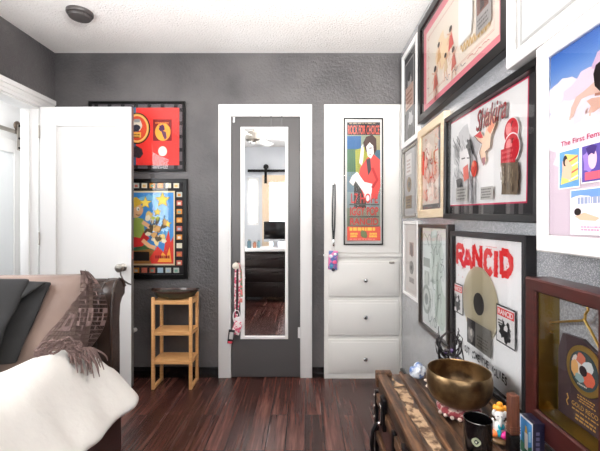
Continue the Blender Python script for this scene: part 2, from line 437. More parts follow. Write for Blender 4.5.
# ---- open white door (door_1), swung against the back wall
r = thing('door_1', 'white panelled door standing open against the dark grey wall', 'door', (XL + .034, 2.600, .012)); r['kind'] = 'structure'
W_, T_, Hh = .64, .036, 1.972
q = MB(); s = .108
q.box(0, s, 0, T_, 0, Hh); q.box(W_ - s, W_ - .0015, 0, T_, 0, Hh); q.box(s, W_ - s, 0, T_, Hh - .135, Hh); q.box(s, W_ - s, 0, T_, 0, .2)
q.box(s, W_ - s, .017, T_ - .010, .2, Hh - .135)
q.build('leaf', M_WHITE, r, False, bevel=.0015)
bxobj('lock_edge', mat('grey_door_edge', (120, 118, 116), .45), r, W_ - .0015, W_, 0.001, T_ - .001, 0, Hh)['label'] = 'grey painted lock edge'
bxobj('latch_plate', M_NICKEL, r, W_, W_ + .0012, .006, .03, .90, .96)
q = MB(); R = Matrix.Rotation(PI / 2, 4, 'X')
kx, kz = W_ - .058, .844 + .0
q.lathe([(.001, 0), (.028, 0), (.028, .004), (.022, .008), (.011, .011), (.011, .032), (.02, .038), (.029, .05), (.029, .062), (.02, .072), (.001, .074)], 20, (kx, 0, kz), M_NICKEL, R)
kb = q.build('door_handle', None, r)
q = MB()
q.tube([(kx - .004, -.034, kz - .012), (kx + .008, -.05, kz - .045), (kx + .022, -.045, kz - .085), (kx + .045, -.02, kz - .112), (kx + .057, -.004, kz - .12)], [.005, .006, .007, .006, .004], 8)
q.build('strap', mat('dark_worn_strap', (78, 72, 68), .5), kb)['label'] = 'dark strap looped round the handle'
q = MB()
for z in (.2, 1.0, 1.75): q.tube([(-.006, -.004, z), (-.006, -.004, z + .09)], .006, 8)
q.build('hinge', M_NICKEL, r)

# ---- grey closet door (door_2)
r = thing('door_2', 'dark grey closet door with a tall white-framed mirror', 'door', (CX1 + .004, YB - .018, .012)); r['kind'] = 'structure'
W_ = CX2 - CX1 - .008; Hh = 1.95
q = MB(); q.box(0, W_, 0, .018, 0, Hh, bev=.003); q.build('leaf', M_DOORGREY, r)
for z in (.29, 1.69):
    q = MB(); q.tube([(W_ - .001, -.004, z), (W_ - .001, -.004, z + .08)], .006, 8); q.box(W_ - .014, W_ - .002, -.002, 0.001, z, z + .08)
    q.build('hinge', M_DOORGREY if z > 1 else M_WHITE, r)
q = MB(); kz = EYE - (265 - 222) / 132 - .012; kx = (237.3 - 305) / 132 - (CX1 + .004)
q.lathe([(.001, 0), (.026, 0), (.026, .004), (.011, .008), (.010, .026), (.018, .031), (.026, .043), (.024, .054), (.014, .06), (.001, .062)], 20, (kx, 0, kz), mat('ivory_knob', (226, 219, 204), .25), R)
q.build('door_handle', None, r)['label'] = 'ivory door knob'
KN = Vector((kx + CX1 + .004, YB - .018, kz + .012))
q = MB()
q.box(.012, .026, -.004, 0, Hh - .04, Hh + .002); q.box(.012, .026, -.012, -.003, Hh - .04, Hh - .034)
q.build('hook', M_WHITE, r)['label'] = 'small white over-door hook'

# ---- tall mirror on the closet door
mx0, mx1, mz0, mz1 = (241.2 - 305) / 132, (288.3 - 305) / 132, EYE - (337.8 - 222) / 132, EYE + (222 - 128) / 132
r = thing('wall_mirror', 'tall narrow mirror in a white frame on the grey closet door', 'mirror', ((mx0 + mx1) / 2, YB - .0185, (mz0 + mz1) / 2))
hw, hh = (mx1 - mx0) / 2, (mz1 - mz0) / 2
q = MB(); rect_frame(q, -hw, hw, -hh, hh, .030, .022, .016, .022, .018, .008, .003); q.build('frame', M_WHITEF, r)
q = MB(); q.box(-hw + .029, hw - .021, -.007, -.003, -hh + .021, hh - .015)
q.build('mirror_glass', mat('silvered_glass', (236, 238, 238), .015, 1.0), r, False)
for k, dx in enumerate((-.03, .05, .13)):
    q = MB(); q.box(dx - .006, dx + .006, -.004, .0, hh - .002, Hh + .012 - (mz0 + mz1) / 2 + .004)
    q.box(dx - .006, dx + .006, -.004, .012, Hh + .012 - (mz0 + mz1) / 2 + .003, Hh + .012 - (mz0 + mz1) / 2 + .006)
    q.build('hanger_strap', M_DOORGREY, r)

# ---- smoke detector
c = Vector((-1.372, 2.255, H))
r = thing('smoke_detector', 'round grey-brown smoke detector on the white ceiling', 'smoke detector', c)
M_TAUPE = mat('taupe_plastic', (72, 67, 66), .4)
q = MB(); q.lathe([(.001, 0), (.074, 0), (.074, -.014), (.07, -.02), (.06, -.021), (.001, -.021)], 36); q.build('base', M_TAUPE, r)
q = MB(); q.lathe([(.001, -.0212), (.062, -.0212), (.064, -.03), (.058, -.038), (.03, -.041), (.001, -.041)], 36); q.build('cover', M_TAUPE, r)
# ---- door stop
q = MB(); R = Matrix.Rotation(PI / 2, 4, 'X')
q.lathe([(.001, 0), (.016, 0), (.016, .004), (.009, .008), (.008, .028), (.013, .03), (.013, .04), (.001, .042)], 16, (0, 0, 0), M_WHITE, R)
o = q.build('door_stop'); o.location = ((135.3 - 305) / 132 , YB - .0003, EYE - (329.7 - 222) / 132); tag(o, 'small white door stop on the dark wall near the bamboo shelf', 'door stop')

# ---- hallway sliding door seen through the doorway
X = -2.9
r = thing('door_3', 'white sliding barn door in the hallway with a frosted panel', 'door', (X, 3.30, .015)); r['kind'] = 'structure'
q = MB(); a, b, hh = -.46, .52, 1.97
q.box(-.02, .02, a, a + .11, 0, hh); q.box(-.02, .02, b - .15, b, 0, hh); q.box(-.02, .02, a + .11, b - .15, hh - .13, hh); q.box(-.02, .02, a + .11, b - .15, 0, .2); 
q.build('leaf', M_WHITE, r, False, bevel=.003)
bxobj('frosted_panel', mat('frosted_white_panel', (232, 235, 236), .35), r, -.004, .006, a + .1, b - .14, .19, hh - .12)
r = thing('sliding_door_track', 'brushed metal sliding door rail in the white hallway', 'door rail', (X + .055, 3.3, 2.06))
q = MB(); q.box(-.004, .004, -.75, .56, -.02, .02, bev=.002); q.build('rail', M_NICKEL, r)
q = MB(); q.box(-.006, .006, .56, .585, -.024, .024, bev=.002); q.build('end_stop', M_IRON, r)
for yy in (.36,):
    q = MB(); q.lathe([(.001, -.008), (.042, -.008), (.048, -.003), (.048, .003), (.042, .008), (.001, .008)], 22, (.002, yy, .062), None, Matrix.Rotation(PI / 2, 4, 'Y'))
    w = q.build('roller_wheel', mat('bronzed_iron', (112, 100, 90), .35, .8), r)
    q = MB(); q.box(.012, .018, yy - .022, yy + .022, -.18, .075, bev=.002); st = q.build('hanger_strap', M_NICKEL, r)
    for z in (-.155, -.06, .062):
        q = MB(); q.lathe([(.001, 0), (.011, 0), (.011, .007), (.001, .008)], 12, (.018, yy, z), None, Matrix.Rotation(PI / 2, 4, 'Y'))
        q.build('bolt', M_IRON, st)

# ================================================================= built-in cabinet
BX0, BX1 = (324 - 305) / 132, XR - .002
r = thing('built_in_cabinet', 'white built-in cupboard with one tall door over three drawers', 'cabinet', (0, YB, 0))
def zz(py): return EYE - (py - 222) / 132
def xx(px): return (px - 305) / 132
q = MB(); y = -.028
q.box(BX0, xx(331), y, -.001, 0, zz(105.5)); q.box(xx(398.5), BX1, y, -.001, 0, zz(105.5)); q.box(xx(331), xx(398.5), y, -.001, zz(112), zz(105.5))
q.box(xx(331), xx(398.5), y + .006, -.001, 0, zz(112)); q.box(BX0, BX1, y - .012, -.001, zz(256.5), zz(253.5)); q.box(BX0, BX1, y - .002, -.001, 0, zz(371))
q.build('body', M_WHITE2, r, False, bevel=.002)
q = MB(); a, b, lo, hi = xx(331.2), xx(398.2), zz(252.6), zz(112.4); q.box(a, b, -.034, -.022, lo, hi)
d = q.build('door', M_WHITE2, r, False, bevel=.003)
q = MB(); q.box(xx(388), xx(393), -.046, -.03, zz(263), zz(260.8), bev=.001); q.build('latch', M_NICKEL, r)
q = MB(); q.ball((xx(322.6) + .012, -.03, zz(254.8)), .009, m=None); q.build('knob', M_WHITE, r)
for k, (t, b_) in enumerate(((260.5, 295.3), (299.3, 333.5), (337.7, 371.0))):
    q = MB(); x0, x1, z0, z1 = xx(328.2), xx(397.3), zz(b_), zz(t)
    # slab front with a raised field
    q.box(x0, x1, -.040, -.026, z0, z1, bev=.003); q.box(x0 + .02, x1 - .02, -.044, -.038, z0 + .02, z1 - .02, bev=.003)
    dr = q.build('drawer', M_WHITE2, r)
    q = MB(); kz = zz((279.3, 315.4, 356.4)[k])
    q.lathe([(.001, 0), (.009, 0), (.007, .006), (.007, .013), (.014, .019), (.016, .026), (.011, .032), (.001, .034)], 16, (xx(364.3), -.0435, kz), None, Matrix.Rotation(PI / 2, 4, 'X'))
    q.build('knob', M_CHROME, dr)['label'] = 'round chrome knob'
# ================================================================= bed corner
HX0, HX1 = XL + .012, -.895
M_LEATH = mat('dark_brown_leather', (42, 30, 25), .26, bump=(160, .2, .002), vary=(6, (60, 45, 38), .35, .75))
bed = thing('bed', 'single bed with a dark brown leather scroll headboard and low rails', 'bed', ((HX0 + HX1) / 2, 1.0, 0))
bx = (HX0 + HX1) / 2; o_ = Vector((bx, 1.0, 0))
# headboard profile in (y,z): front face leans and rolls back at the top
prof = [(1.735, .05), (1.735, .35), (1.728, .5), (1.722, .62), (1.728, .72), (1.742, .79), (1.762, .845), (1.79, .882), (1.828, .895), (1.862, .882), (1.88, .85), (1.872, .815), (1.845, .80), (1.82, .77), (1.805, .70), (1.80, .6), (1.80, .05)]
def head(x0, x1, dx, dy):
    rings = []
    for x, k in ((x0, 0), (x0 + .012, 1), (x1 - .012, 1), (x1, 0)):
        cy = sum(p[0] for p in prof) / len(prof)
        rings.append([(x - bx, (cy + (p[0] - cy) * (1 if k else .8)) - 1.0, p[1] - (0 if k else .008)) for p in prof])
    return rings
q = MB(); q.loft(head(HX0, HX1 - .075, 0, 0)); q.build('headboard', M_LEATH, bed, True, 50)
# rolled end panel with its own piping (flares out towards the top)
q = MB(); rings = []
cy = sum(p[0] for p in prof) / len(prof)
for t in range(7):
    f = t / 6; rings.append([(HX1 - .075 + .07 * f + (-.018 * max(0, (p[1] - .55) / .35) ** 1.5 * f) - bx, p[0] - 1.0, p[1] + .003 * math.sin(PI * f)) for p in prof])
q.loft(rings); q.build('headboard_end', M_LEATH, bed, True, 50)
q = MB(); f = 1
q.tube([(HX1 - .004 + (-.018 * max(0, (p[1] - .55) / .35) ** 1.5) - bx, p[0] - 1.0 - .002, p[1]) for p in prof[:11]], .006, 8)
q.build('piping', M_LEATH, bed)
q = MB()
for dx in (.0,):
    q.tube([(HX1 - .073 - bx, p[0] - 1.0 - .002, p[1]) for p in prof[:9]], .0035, 6)
q.build('seam', M_LEATH, bed)
M_WOODD = mat('dark_mahogany_wood', (50, 26, 24), .35, vary=(3, (66, 38, 34), .3, .7, (30, 2, 30)))
q = MB(); q.box(HX1 + .002 - bx, HX1 + .028 - bx, .3 - 1, 1.75 - 1, .06, .36, bev=.004); q.build('side_rail', M_WOODD, bed)
q = MB(); q.box(HX0 - bx, HX1 - bx, .26 - 1, .3 - 1, .06, .42, bev=.004); q.build('foot_rail', M_WOODD, bed)
for (a, b) in ((HX0 + .03, .28), (HX1 - .03, .28), (HX0 + .03, 1.765), (HX1 - .03, 1.765)):
    q = MB(); q.box(a - .025 - bx, a + .025 - bx, b - .02 - 1, b + .03 - 1, 0, .07, bev=.003); q.build('leg', M_WOODD, bed)
q = MB(); q.box(HX0 + .01 - bx, HX1 - .035 - bx, .31 - 1, 1.715 - 1, .2, .5, bev=.03); q.build('mattress', mat('mattress_ticking', (232, 228, 220), .8), bed)

# ---- duvet
M_DUV = mat('white_cotton_duvet', (214, 211, 205), .85, bump=(13, .6, .014), sheen=.2)
def sm(a, b, x):
    t = max(0, min(1, (x - a) / (b - a))); return t * t * (3 - 2 * t)
rn = random.Random(4)
cs = [(-1.868, .40), (-1.866, .50), (-1.80, .575), (-1.6, .585), (-1.42, .578), (-1.28, .582), (-1.2, .594), (-1.13, .618), (-1.06, .640), (-1.0, .645), (-.955, .615), (-.915, .572), (-.875, .515), (-.83, .462), (-.79, .42), (-.762, .394), (-.752, .376), (-.765, .362), (-.80, .363), (-.842, .37)]
from mathutils import noise
q = MB(); rings = []
NV = 44
for i in range(NV + 1):
    f = i / NV
    row = []
    for j, (x, z) in enumerate(cs):
        far = 1.455 + .235 * sm(-1.1, -.93, x)
        y = .27 + (far - .27) * (1 - (1 - f) ** 1.3)
        ez = 1 - sm(.0, .06, far - y)              # rolls down at the far edge
        zz_ = z - ez * (z - .505) * .85 if z > .505 else z
        n1 = noise.noise(Vector((x * 7, y * 3.0, 3.1))) * .020 + noise.noise(Vector((x * 15 + y * 6, y * 7, 9.7))) * .012 + abs(noise.noise(Vector((x * 5 + y * 9, y * 2.5 - x * 4, 20)))) * -.03 + math.sin(x * 26 + y * 15 + 3 * noise.noise(Vector((x * 3, y * 3, 4)))) * .006
        hang = sm(-.95, -.8, x)
        n2 = math.sin(y * 34 + x * 3 + 2 * noise.noise(Vector((y * 4, 0, 1)))) * .010 * hang
        near = 1 - sm(.3, .42, y)
        xx_ = x + n2 + noise.noise(Vector((y * 5, x * 2, 8))) * .01 * hang - .02 * (1 - sm(1.2, 1.69, y)) * hang - .085 * (1 - sm(.55, .85, y)) * hang
        row.append((xx_, y, zz_ + n1 * (1 - .5 * hang) - near * .02 * (z > .5)))
    rings.append(row)
q.loft(rings, None, False, False)
duv = q.build('duvet', M_DUV, None, True, 180, subsurf=1, solid=.012)
tag(duv, 'puffy white duvet spread over the bed and hanging over its side', 'duvet')

# ---- pillow surface (front facing the room), reused for the cloths draped on it
class Pillow:
    def __init__(s, c, w, h, t, lean, yaw=0, roll=0):
        s.M = Matrix.Translation(c) @ Matrix.Rotation(yaw, 4, 'Z') @ Matrix.Rotation(lean, 4, 'X') @ Matrix.Rotation(roll, 4, 'Y'); s.w, s.h, s.t = w, h, t
    def pt(s, u, v, off=0.0, side=-1):
        e = max(0.0, 1 - abs(u) ** 2.6) ** .55 * max(0.0, 1 - abs(v) ** 2.6) ** .55
        pin = 1 - .05 * (1 - abs(v) ** 2) * 0
        x = s.w / 2 * u * (1 + .05 * (1 - v * v) - .03 * abs(v) ** 6); z = s.h / 2 * v * (1 - .05 * (1 - u * u) * (v > 0) * .6)
        wr = noise.noise(Vector((u * 2.2, v * 2.6, s.w * 9))) * .012
        y = side * (s.t / 2 * e + wr * e + off)
        return s.M @ Vector((x, y, z))
    def mesh(s, name, m, n=26):
        q = MB()
        for side in (-1, 1):
            g = [[q.bm.verts.new(s.pt(-1 + 2 * i / n, -1 + 2 * j / n, 0, side)) for i in range(n + 1)] for j in range(n + 1)]
            for j in range(n):
                for i in range(n): q.face([g[j][i], g[j][i + 1], g[j + 1][i + 1], g[j + 1][i]])
        bmesh.ops.remove_doubles(q.bm, verts=list(q.bm.verts), dist=.0004)
        return q.build(name, m, None, True, 180)
M_TAU = mat('taupe_satin_fabric', (112, 92, 82), .5, bump=(14, .4, .008), sheen=.1, vary=(4, (130, 109, 98), .35, .7))
PL = Pillow((-1.345, 1.60, .735), .80, .43, .15, -.22)
def uv(px, py, d=1.50):
    return (((px - VX) * d / F + 1.345) / .40, (EYE - (py - VY) * d / F - .735) / .215)
o = PL.mesh('pillow', M_TAU); tag(o, 'large taupe pillow propped against the leather headboard', 'pillow')
# ---- charcoal throw lying over the pillow front, folded lapel
M_CHAR = mat('charcoal_wool', (25, 24, 24), .9, bump=(300, .3, .001), sheen=.05)
def sheet(name, m, pts, off, thick, k=14, parent=None, fold=.012):
    """cloth over the pillow front: pts = quad corners in pillow u,v: tl, tr, br, bl"""
    q = MB(); tl, tr, br, bl = [Vector(p) for p in pts]; g = []
    for j in range(k + 1):
        row = []
        for i in range(k + 1):
            a = i / k; b = j / k
            p = (tl * (1 - a) + tr * a) * (1 - b) + (bl * (1 - a) + br * a) * b
            o = off + fold * (noise.noise(Vector((p.x * 4, p.y * 3, off * 90))) + .6)
            row.append(q.bm.verts.new(PL.pt(p.x, max(-1.6, p.y), o)))
        g.append(row)
    for j in range(k):
        for i in range(k): q.face([g[j][i], g[j][i + 1], g[j + 1][i + 1], g[j + 1][i]])
    return q.build(name, m, parent, True, 180, solid=thick, subsurf=1)
r = thing('folded_blanket', 'charcoal grey blanket folded over the left part of the taupe pillow', 'blanket', (-1.5, 1.5, .6))
iv = Matrix.Translation(r.location).inverted()
a = sheet('under_layer', M_CHAR, [(-.95, .92), uv(39, 286), uv(18, 368), (-.95, -.9)], .016, .012)
b = sheet('lapel', M_CHAR, [(-.95, .90), uv(22, 283), uv(4, 366), (-.95, -.9)], .050, .014)
c2 = sheet('folded_edge', M_CHAR, [(-.3, .90), uv(38.5, 287), uv(17, 304), (-.3, .52)], .040, .012)
for w in (a, b, c2):
    w.data.transform(iv); w.parent = r
# ---- crocheted shawl: open net over the pillow corner, fringe falling on the duvet
M_MAUVE = mat('mauve_crochet_yarn', (104, 84, 80), .9, bump=(400, .5, .001))
def inpoly(p, poly):
    c = False; n = len(poly)
    for i in range(n):
        a, b = poly[i], poly[i - 1]
        if (a[1] > p[1]) != (b[1] > p[1]) and p[0] < (b[0] - a[0]) * (p[1] - a[1]) / (b[1] - a[1]) + a[0]: c = not c
    return c
r = thing('crochet_shawl', 'mauve crocheted shawl draped over the pillow corner beside the headboard', 'shawl', (-1.05, 1.5, .6))
iv = Matrix.Translation(r.location).inverted()
def net(name, poly, n, off, surf, thk=.0026):
    q = MB(); gx = [-1.1 + 2.3 * i / n for i in range(n + 1)]; V = {}
    def vv(i, j):
        if (i, j) not in V: V[(i, j)] = q.bm.verts.new(surf(gx[i], gx[j]))
        return V[(i, j)]
    hol = []
    for i in range(n):
        for j in range(n):
            cx, cz = (gx[i] + gx[i + 1]) / 2, (gx[j] + gx[j + 1]) / 2
            if inpoly((cx, cz), poly):
                f = q.face([vv(i, j), vv(i + 1, j), vv(i + 1, j + 1), vv(i, j + 1)])
                bi, bj = i % 10, j % 10
                motif = (3 <= bi <= 6 and 3 <= bj <= 6 and not (bi in (4, 5) and bj in (4, 5))) or (bi == 0 and bj % 2 == 0)
                if not motif: hol.append(f)
    bmesh.ops.inset_individual(q.bm, faces=hol, thickness=thk, use_even_offset=True)
    bmesh.ops.delete(q.bm, geom=hol, context='FACES')
    q.bm.transform(iv)
    return q.build(name, M_MAUVE, r, False, solid=.004, fix=False)
def front(u, v):
    return PL.pt(min(u, .985), v, .012 + (.004 * math.sin(u * 30)))
P0, P1, P2, P3 = [Vector(uv(*p)) for p in ((79.5, 273.5), (81, 273.5), (88, 350), (35, 350))]
def patch(a, b):       # triangle of net: point at the pillow corner, wide at the duvet
    f = max(0, min(1, (a + 1.1) / 2.3)); g = max(0, min(1, (1.2 - b) / 2.3))
    p = (P0 * (1 - f) + P1 * f) * (1 - g) + (P3 * (1 - f) + P2 * f) * g
    p.x -= .10 * f * math.sin(PI * g) ** 2 * (g < .6 or 1) * .6
    return front(p.x, p.y)
net('net', [(-2, -2), (-2, 2), (2, 2), (2, -2)], 18, .012, patch, .0020)
def side(u, v):   # second lobe hanging past the right edge of the pillow, swelling out
    f = (u + 1.1) / 2.3
    x = PL.w / 2 * (.93 + .30 * f * math.sin(max(0, min(1, (1.05 - v) / 1.75)) * PI) ** .8 - .05 * (v < -.2) * 0)
    return PL.M @ Vector((x, -.045 + .06 * f - .03 * math.sin(PI * f), PL.h / 2 * v))
net('side_lobe', [(-.75, -.75), (-.75, 1.0), (1.0, 1.0), (1.0, -.75)], 28, 0, side, .0020)
q = MB(); rn = random.Random(11)
base = [Vector((-1.12 + .030 * i, 1.405 + .012 * i, .655 - .001 * i)) for i in range(9)]
for i in range(34):       # knotted border rope and loose strands on the duvet
    f = i / 33
    s = Vector((-.985 + .085 * f, 1.50 + .07 * f, .668 - .028 * f))
    L = rn.uniform(.07, .15); sx = rn.uniform(.5, .85); p = [s]; d = Vector((sx, -.25 + rn.uniform(-.3, .2), -.42))
    for k in range(6):
        d = (d + Vector((rn.uniform(-.25, .25), rn.uniform(-.25, .25), -.12 * k))).normalized(); p.append(p[-1] + d * L / 6)
    for v in p[1:]:        # keep strands just above the duvet surface
        zs = None
        for (a, b) in zip(cs[5:16], cs[6:17]):
            if a[0] <= v.x <= b[0]: zs = a[1] + (b[1] - a[1]) * (v.x - a[0]) / (b[0] - a[0])
        if zs is not None: v.z = max(v.z, zs + .024)
    q.tube(p, [.0042, .0036, .004, .0034, .003, .0026, .0016], 5)
q.bm.transform(iv); q.build('fringe', M_MAUVE, r)
q = MB()                       # gathered band along the bottom of the net
for k in range(7):
    pts = []
    for t in range(14):
        f = t / 13
        pts.append(Vector((-1.055 + .145 * f, 1.445 + .07 * f + .004 * math.sin(f * 30 + k), .655 + .028 * math.sin(PI * f) + .012 * math.sin(f * 12 + k * 2) + (k - 3) * .006)))
    q.tube(pts, .0055, 6)
q.bm.transform(iv); q.build('border', M_MAUVE, r)

# ================================================================= bamboo shelf and the bowl on it
M_BAM = mat('bamboo', (205, 150, 92), .45, vary=(4, (222, 172, 116), .3, .7, (3, 3, 30)))
sx0, sx1, sy0, sy1 = -1.076, -.792, 2.588, 2.762
r = thing('bamboo_shelf', 'light bamboo three-tier open shelf against the dark wall', 'shelf', ((sx0 + sx1) / 2, (sy0 + sy1) / 2, 0))
w, dp, t = (sx1 - sx0) / 2, (sy1 - sy0) / 2, .021
for sx in (-1, 1):
    for sy in (-1, 1):
        cx, cy = sx * (w - t / 2), sy * (dp - t / 2)
        bxobj('leg', M_BAM, r, cx - t / 2, cx + t / 2, cy - t / 2, cy + t / 2, 0, .645 if sy < 0 else .655, bev=.002)
    cx = sx * (w - t / 2)
    bxobj('foot_rail', M_BAM, r, cx - t / 2, cx + t / 2, -dp + t, dp - t, 0.001, .02, bev=.002)
for z in (.203, .405, .622):
    q = MB(); fr = .026
    q.box(-w + t, w - t, -dp + .002, -dp + .016, z - fr, z); q.box(-w + t, w - t, dp - .016, dp - .002, z - fr, z)
    n = 5; sp = (2 * dp - .032) / n
    for k in range(n):
        q.box(-w + t, w - t, -dp + .016 + k * sp + .002, -dp + .016 + (k + 1) * sp - .002, z - .012, z)
    for sx in (-1, 1):
        q.box(sx * (w - t / 2) - .007, sx * (w - t / 2) + .007, -dp + t, dp - t, z - fr, z)
    q.build('shelf', M_BAM, r, False, bevel=.001)
r = thing('dish', 'dark green boat-shaped dish with a brown rim on top of the bamboo shelf', 'dish', ((sx0 + sx1) / 2 + .001, (sy0 + sy1) / 2 - .01, .6226))
def boat(s, z, n=32):
    out = []
    for k in range(n):
        a = 2 * PI * k / n; c_, s_ = math.cos(a), math.sin(a)
        out.append((s * .172 * math.copysign(abs(c_) ** .9, c_), s * .088 * math.copysign(abs(s_) ** 1.1, s_), z + .012 * abs(c_) ** 4 * (z > .03)))
    return out
q = MB(); q.loft([boat(.45, 0), boat(.62, .006), boat(.78, .018), boat(.9, .036), boat(.955, .05)], None, True, False)
q.loft([boat(.45, 0), boat(.2, .0)], None, True, True)
q.loft([boat(.93, .049), boat(.86, .034), boat(.74, .018), boat(.5, .008), boat(.1, .007)], None, True, True)
q.build('bowl', mat('dark_green_glaze', (52, 56, 44), .22, vary=(9, (80, 70, 50), .4, .7)), r)
q = MB(); q.loft([boat(.95, .048), boat(1.0, .056), boat(1.0, .062), boat(.96, .063), boat(.925, .05)], None, True, False, True)
q.build('rim', mat('brown_glaze', (62, 40, 34), .2), r)['label'] = 'brown glazed rim'

# ================================================================= lanyards
M_PINK = mat('pink_ribbon', (206, 84, 112), .7, vary=(60, (242, 226, 224), .45, .55))
M_RIBDK = mat('dark_ribbon', (52, 34, 36), .7)
M_MULTI = mat('multicolour_ribbon', (96, 140, 108), .7, vary=(45, (226, 120, 120), .45, .55))
M_PASS = mat('white_pass_card', (232, 226, 226), .4)
def ribbon(mb, pts, w, m, t=.0016):
    for a, b in zip(pts, pts[1:]):
        a, b = Vector(a), Vector(b); d = (b - a).normalized(); s = Vector((d.z, 0, -d.x)) * w / 2; n = Vector((0, t, 0))
        c = [a - s, a + s, b + s, b - s]
        A = [mb.bm.verts.new(p) for p in c]; B = [mb.bm.verts.new(p + n) for p in c]
        mb.face(A, m); mb.face(B[::-1], m)
        for i in range(4): mb.face([A[i], B[i], B[(i + 1) % 4], A[(i + 1) % 4]], m)
def hang(px, py, y): return ((px - 305) * (YB - .02 + y) / F - KN.x, y, EYE - (py - 222) * (YB - .02 + y) / F - KN.z)
r = thing('lanyard', 'long pink and white lanyard with passes hanging from the closet door knob', 'lanyard', KN)
q = MB(); ribbon(q, [hang(236, 263, -.036), hang(235.2, 280, -.03), hang(235.0, 300, -.014), hang(235.6, 318, -.012)], .013, M_PINK)
ribbon(q, [hang(239.0, 263, -.036), hang(239.4, 282, -.03), hang(239.2, 300, -.016), hang(236.4, 318, -.013)], .013, M_PINK)
ribbon(q, [hang(236.4, 262, -.034), hang(238.6, 262, -.034)], .012, M_RIBDK)
q.build('strap', None, r)
q = MB(); ribbon(q, [hang(237.4, 264, -.040), hang(237.0, 285, -.034), hang(236.8, 314, -.017)], .014, M_RIBDK); q.build('dark_strap', None, r)
q = MB(); q.tube([Vector(hang(236.5, 317, -.02)) + Vector((.026 * math.cos(a), -.002 * math.sin(3 * a), .05 * math.sin(a))) for a in [2 * PI * i / 20 for i in range(20)]], .0035, 6, None, True)
q.build('ring', M_PASS, r)
def card(name, c, w, h, rot, m, parent, y):
    q = MB(); q.box(-w / 2, w / 2, 0, .003, -h / 2, h / 2, bev=.001, M=Matrix.Translation((c[0], y, c[2])) @ Matrix.Rotation(rot, 4, 'Y')); return q.build(name, m, parent)
card('pass', hang(237.5, 327, 0), .062, .10, .3, M_PINK, r, -.026)
card('pass', hang(239.0, 322, 0), .05, .085, -.3, M_PASS, r, -.021)
bd = card('badge', hang(231.8, 335.5, 0), .046, .105, .12, mat('black_badge', (34, 32, 36), .3), r, -.032)
card('badge_photo', hang(232.0, 334.5, 0), .03, .052, .12, mat('pale_badge_print', (190, 188, 186), .4), bd, -.0335)
card('badge_stripe', hang(230.8, 341, 0), .032, .016, .12, mat('red_badge_print', (196, 60, 78), .4), bd, -.0335)
r = thing('lanyard', 'short green and coral lanyard behind the pink one on the closet door knob', 'lanyard', KN + Vector((0, 0, .001)))
q = MB(); ribbon(q, [hang(238.5, 264, -.026), hang(240.8, 271, -.022), hang(241.6, 297, -.02)], .017, M_MULTI); q.build('strap', None, r)
card('tag', hang(241.4, 300, 0), .022, .03, 0, mat('coral_tag', (214, 130, 120), .5), r, -.023)
# key lanyard on the cabinet
kp = ony(334, 184, YB - .036)
r = thing('key_lanyard', 'black lanyard with a bright card holder hanging on the white cabinet', 'lanyard', kp)
def hk(px, py, y): p = ony(px, py, YB - .036); return (p.x - kp.x, y, p.z - kp.z)
q = MB(); q.box(-.006, .006, 0, .002, -.012, .012, bev=.0008); q.tube([(0, 0, -.004), (0, -.014, -.008), (0, -.017, .002), (0, -.012, .007)], .0022, 8); q.build('hook', M_CHROME, r)
q = MB(); ribbon(q, [hk(333.2, 184.5, -.010), hk(332.6, 205, -.008), hk(332.4, 225, -.007), hk(333.2, 240, -.007)], .011, M_BLACKW)
ribbon(q, [hk(334.9, 184.5, -.012), hk(335.0, 205, -.010), hk(334.6, 225, -.009), hk(333.6, 240, -.009)], .011, M_BLACKW); q.build('strap', None, r)
q = MB(); q.box(hk(332.6, 0, 0)[0], hk(334.4, 0, 0)[0], -.012, -.004, hk(0, 246, 0)[2], hk(0, 239, 0)[2], bev=.001); q.tube([hk(333.5, 246, -.008), hk(334, 249, -.012), hk(333.4, 252, -.008)], .002, 6); q.build('clip', M_CHROME, r)
q = MB(); c = hk(332.8, 260, 0); q.box(-.034, .034, -.008, 0, -.07, .07, bev=.004, M=Matrix.Translation((c[0], -.012, c[2])) @ Matrix.Rotation(.05, 4, 'Y'))
h = q.build('card_holder', mat('bright_card_holder', (86, 110, 168), .35, vary=(38, (224, 120, 170), .46, .54)), r)
for (px, py, s, cc) in ((330.6, 256, .014, (226, 226, 232)), (334.4, 262, .016, (230, 96, 140)), (331.2, 266, .015, (70, 150, 178)), (335, 254, .011, (250, 250, 250)), (333, 269.4, .013, (42, 36, 56))):
    q = MB(); c = hk(px, py, 0); q.ball((c[0], -.0215, c[2]), s, .003, s * .9, 12); q.build('charm', mat('charm_%d' % cc[1], cc, .3), h)
# ================================================================= pictures on the right wall
G1 = 'framed pictures on the silver-grey wall'
M_MATW = mat('white_mat_board', (240, 238, 235), .7); M_MATG = mat('grey_mat_board', (128, 124, 122), .7)
M_MATDK = mat('dark_mat_board', (62, 60, 62), .7); M_MATLG = mat('pale_grey_mat_board', (176, 172, 170), .7)
M_MATPK = mat('pink_mat_board', (238, 140, 152), .6); M_MATBK = mat('black_velvet_mat', (30, 28, 30), .8)
M_WOODL = mat('pale_gilt_wood', (208, 186, 152), .4, vary=(5, (222, 204, 176), .3, .7, (3, 3, 30)))
M_SILVER = mat('silver_record', (196, 190, 172), .22, .9); M_GOLD = mat('gold_record', (206, 168, 84), .22, .9); M_BRASS = mat('brass_plate', (190, 150, 66), .3, .9)
M_PLATE = mat('engraved_silver_plate', (150, 146, 138), .35, .6)
SKIN = (232, 186, 158); HAIR = (40, 28, 28)
def art(r, rec, right=True, extra=.0006):
    yy = -(rec + extra)
    return Art(r, yy, ('x', XR - .0006 + yy) if right else ('y', YB - .0006 + yy))
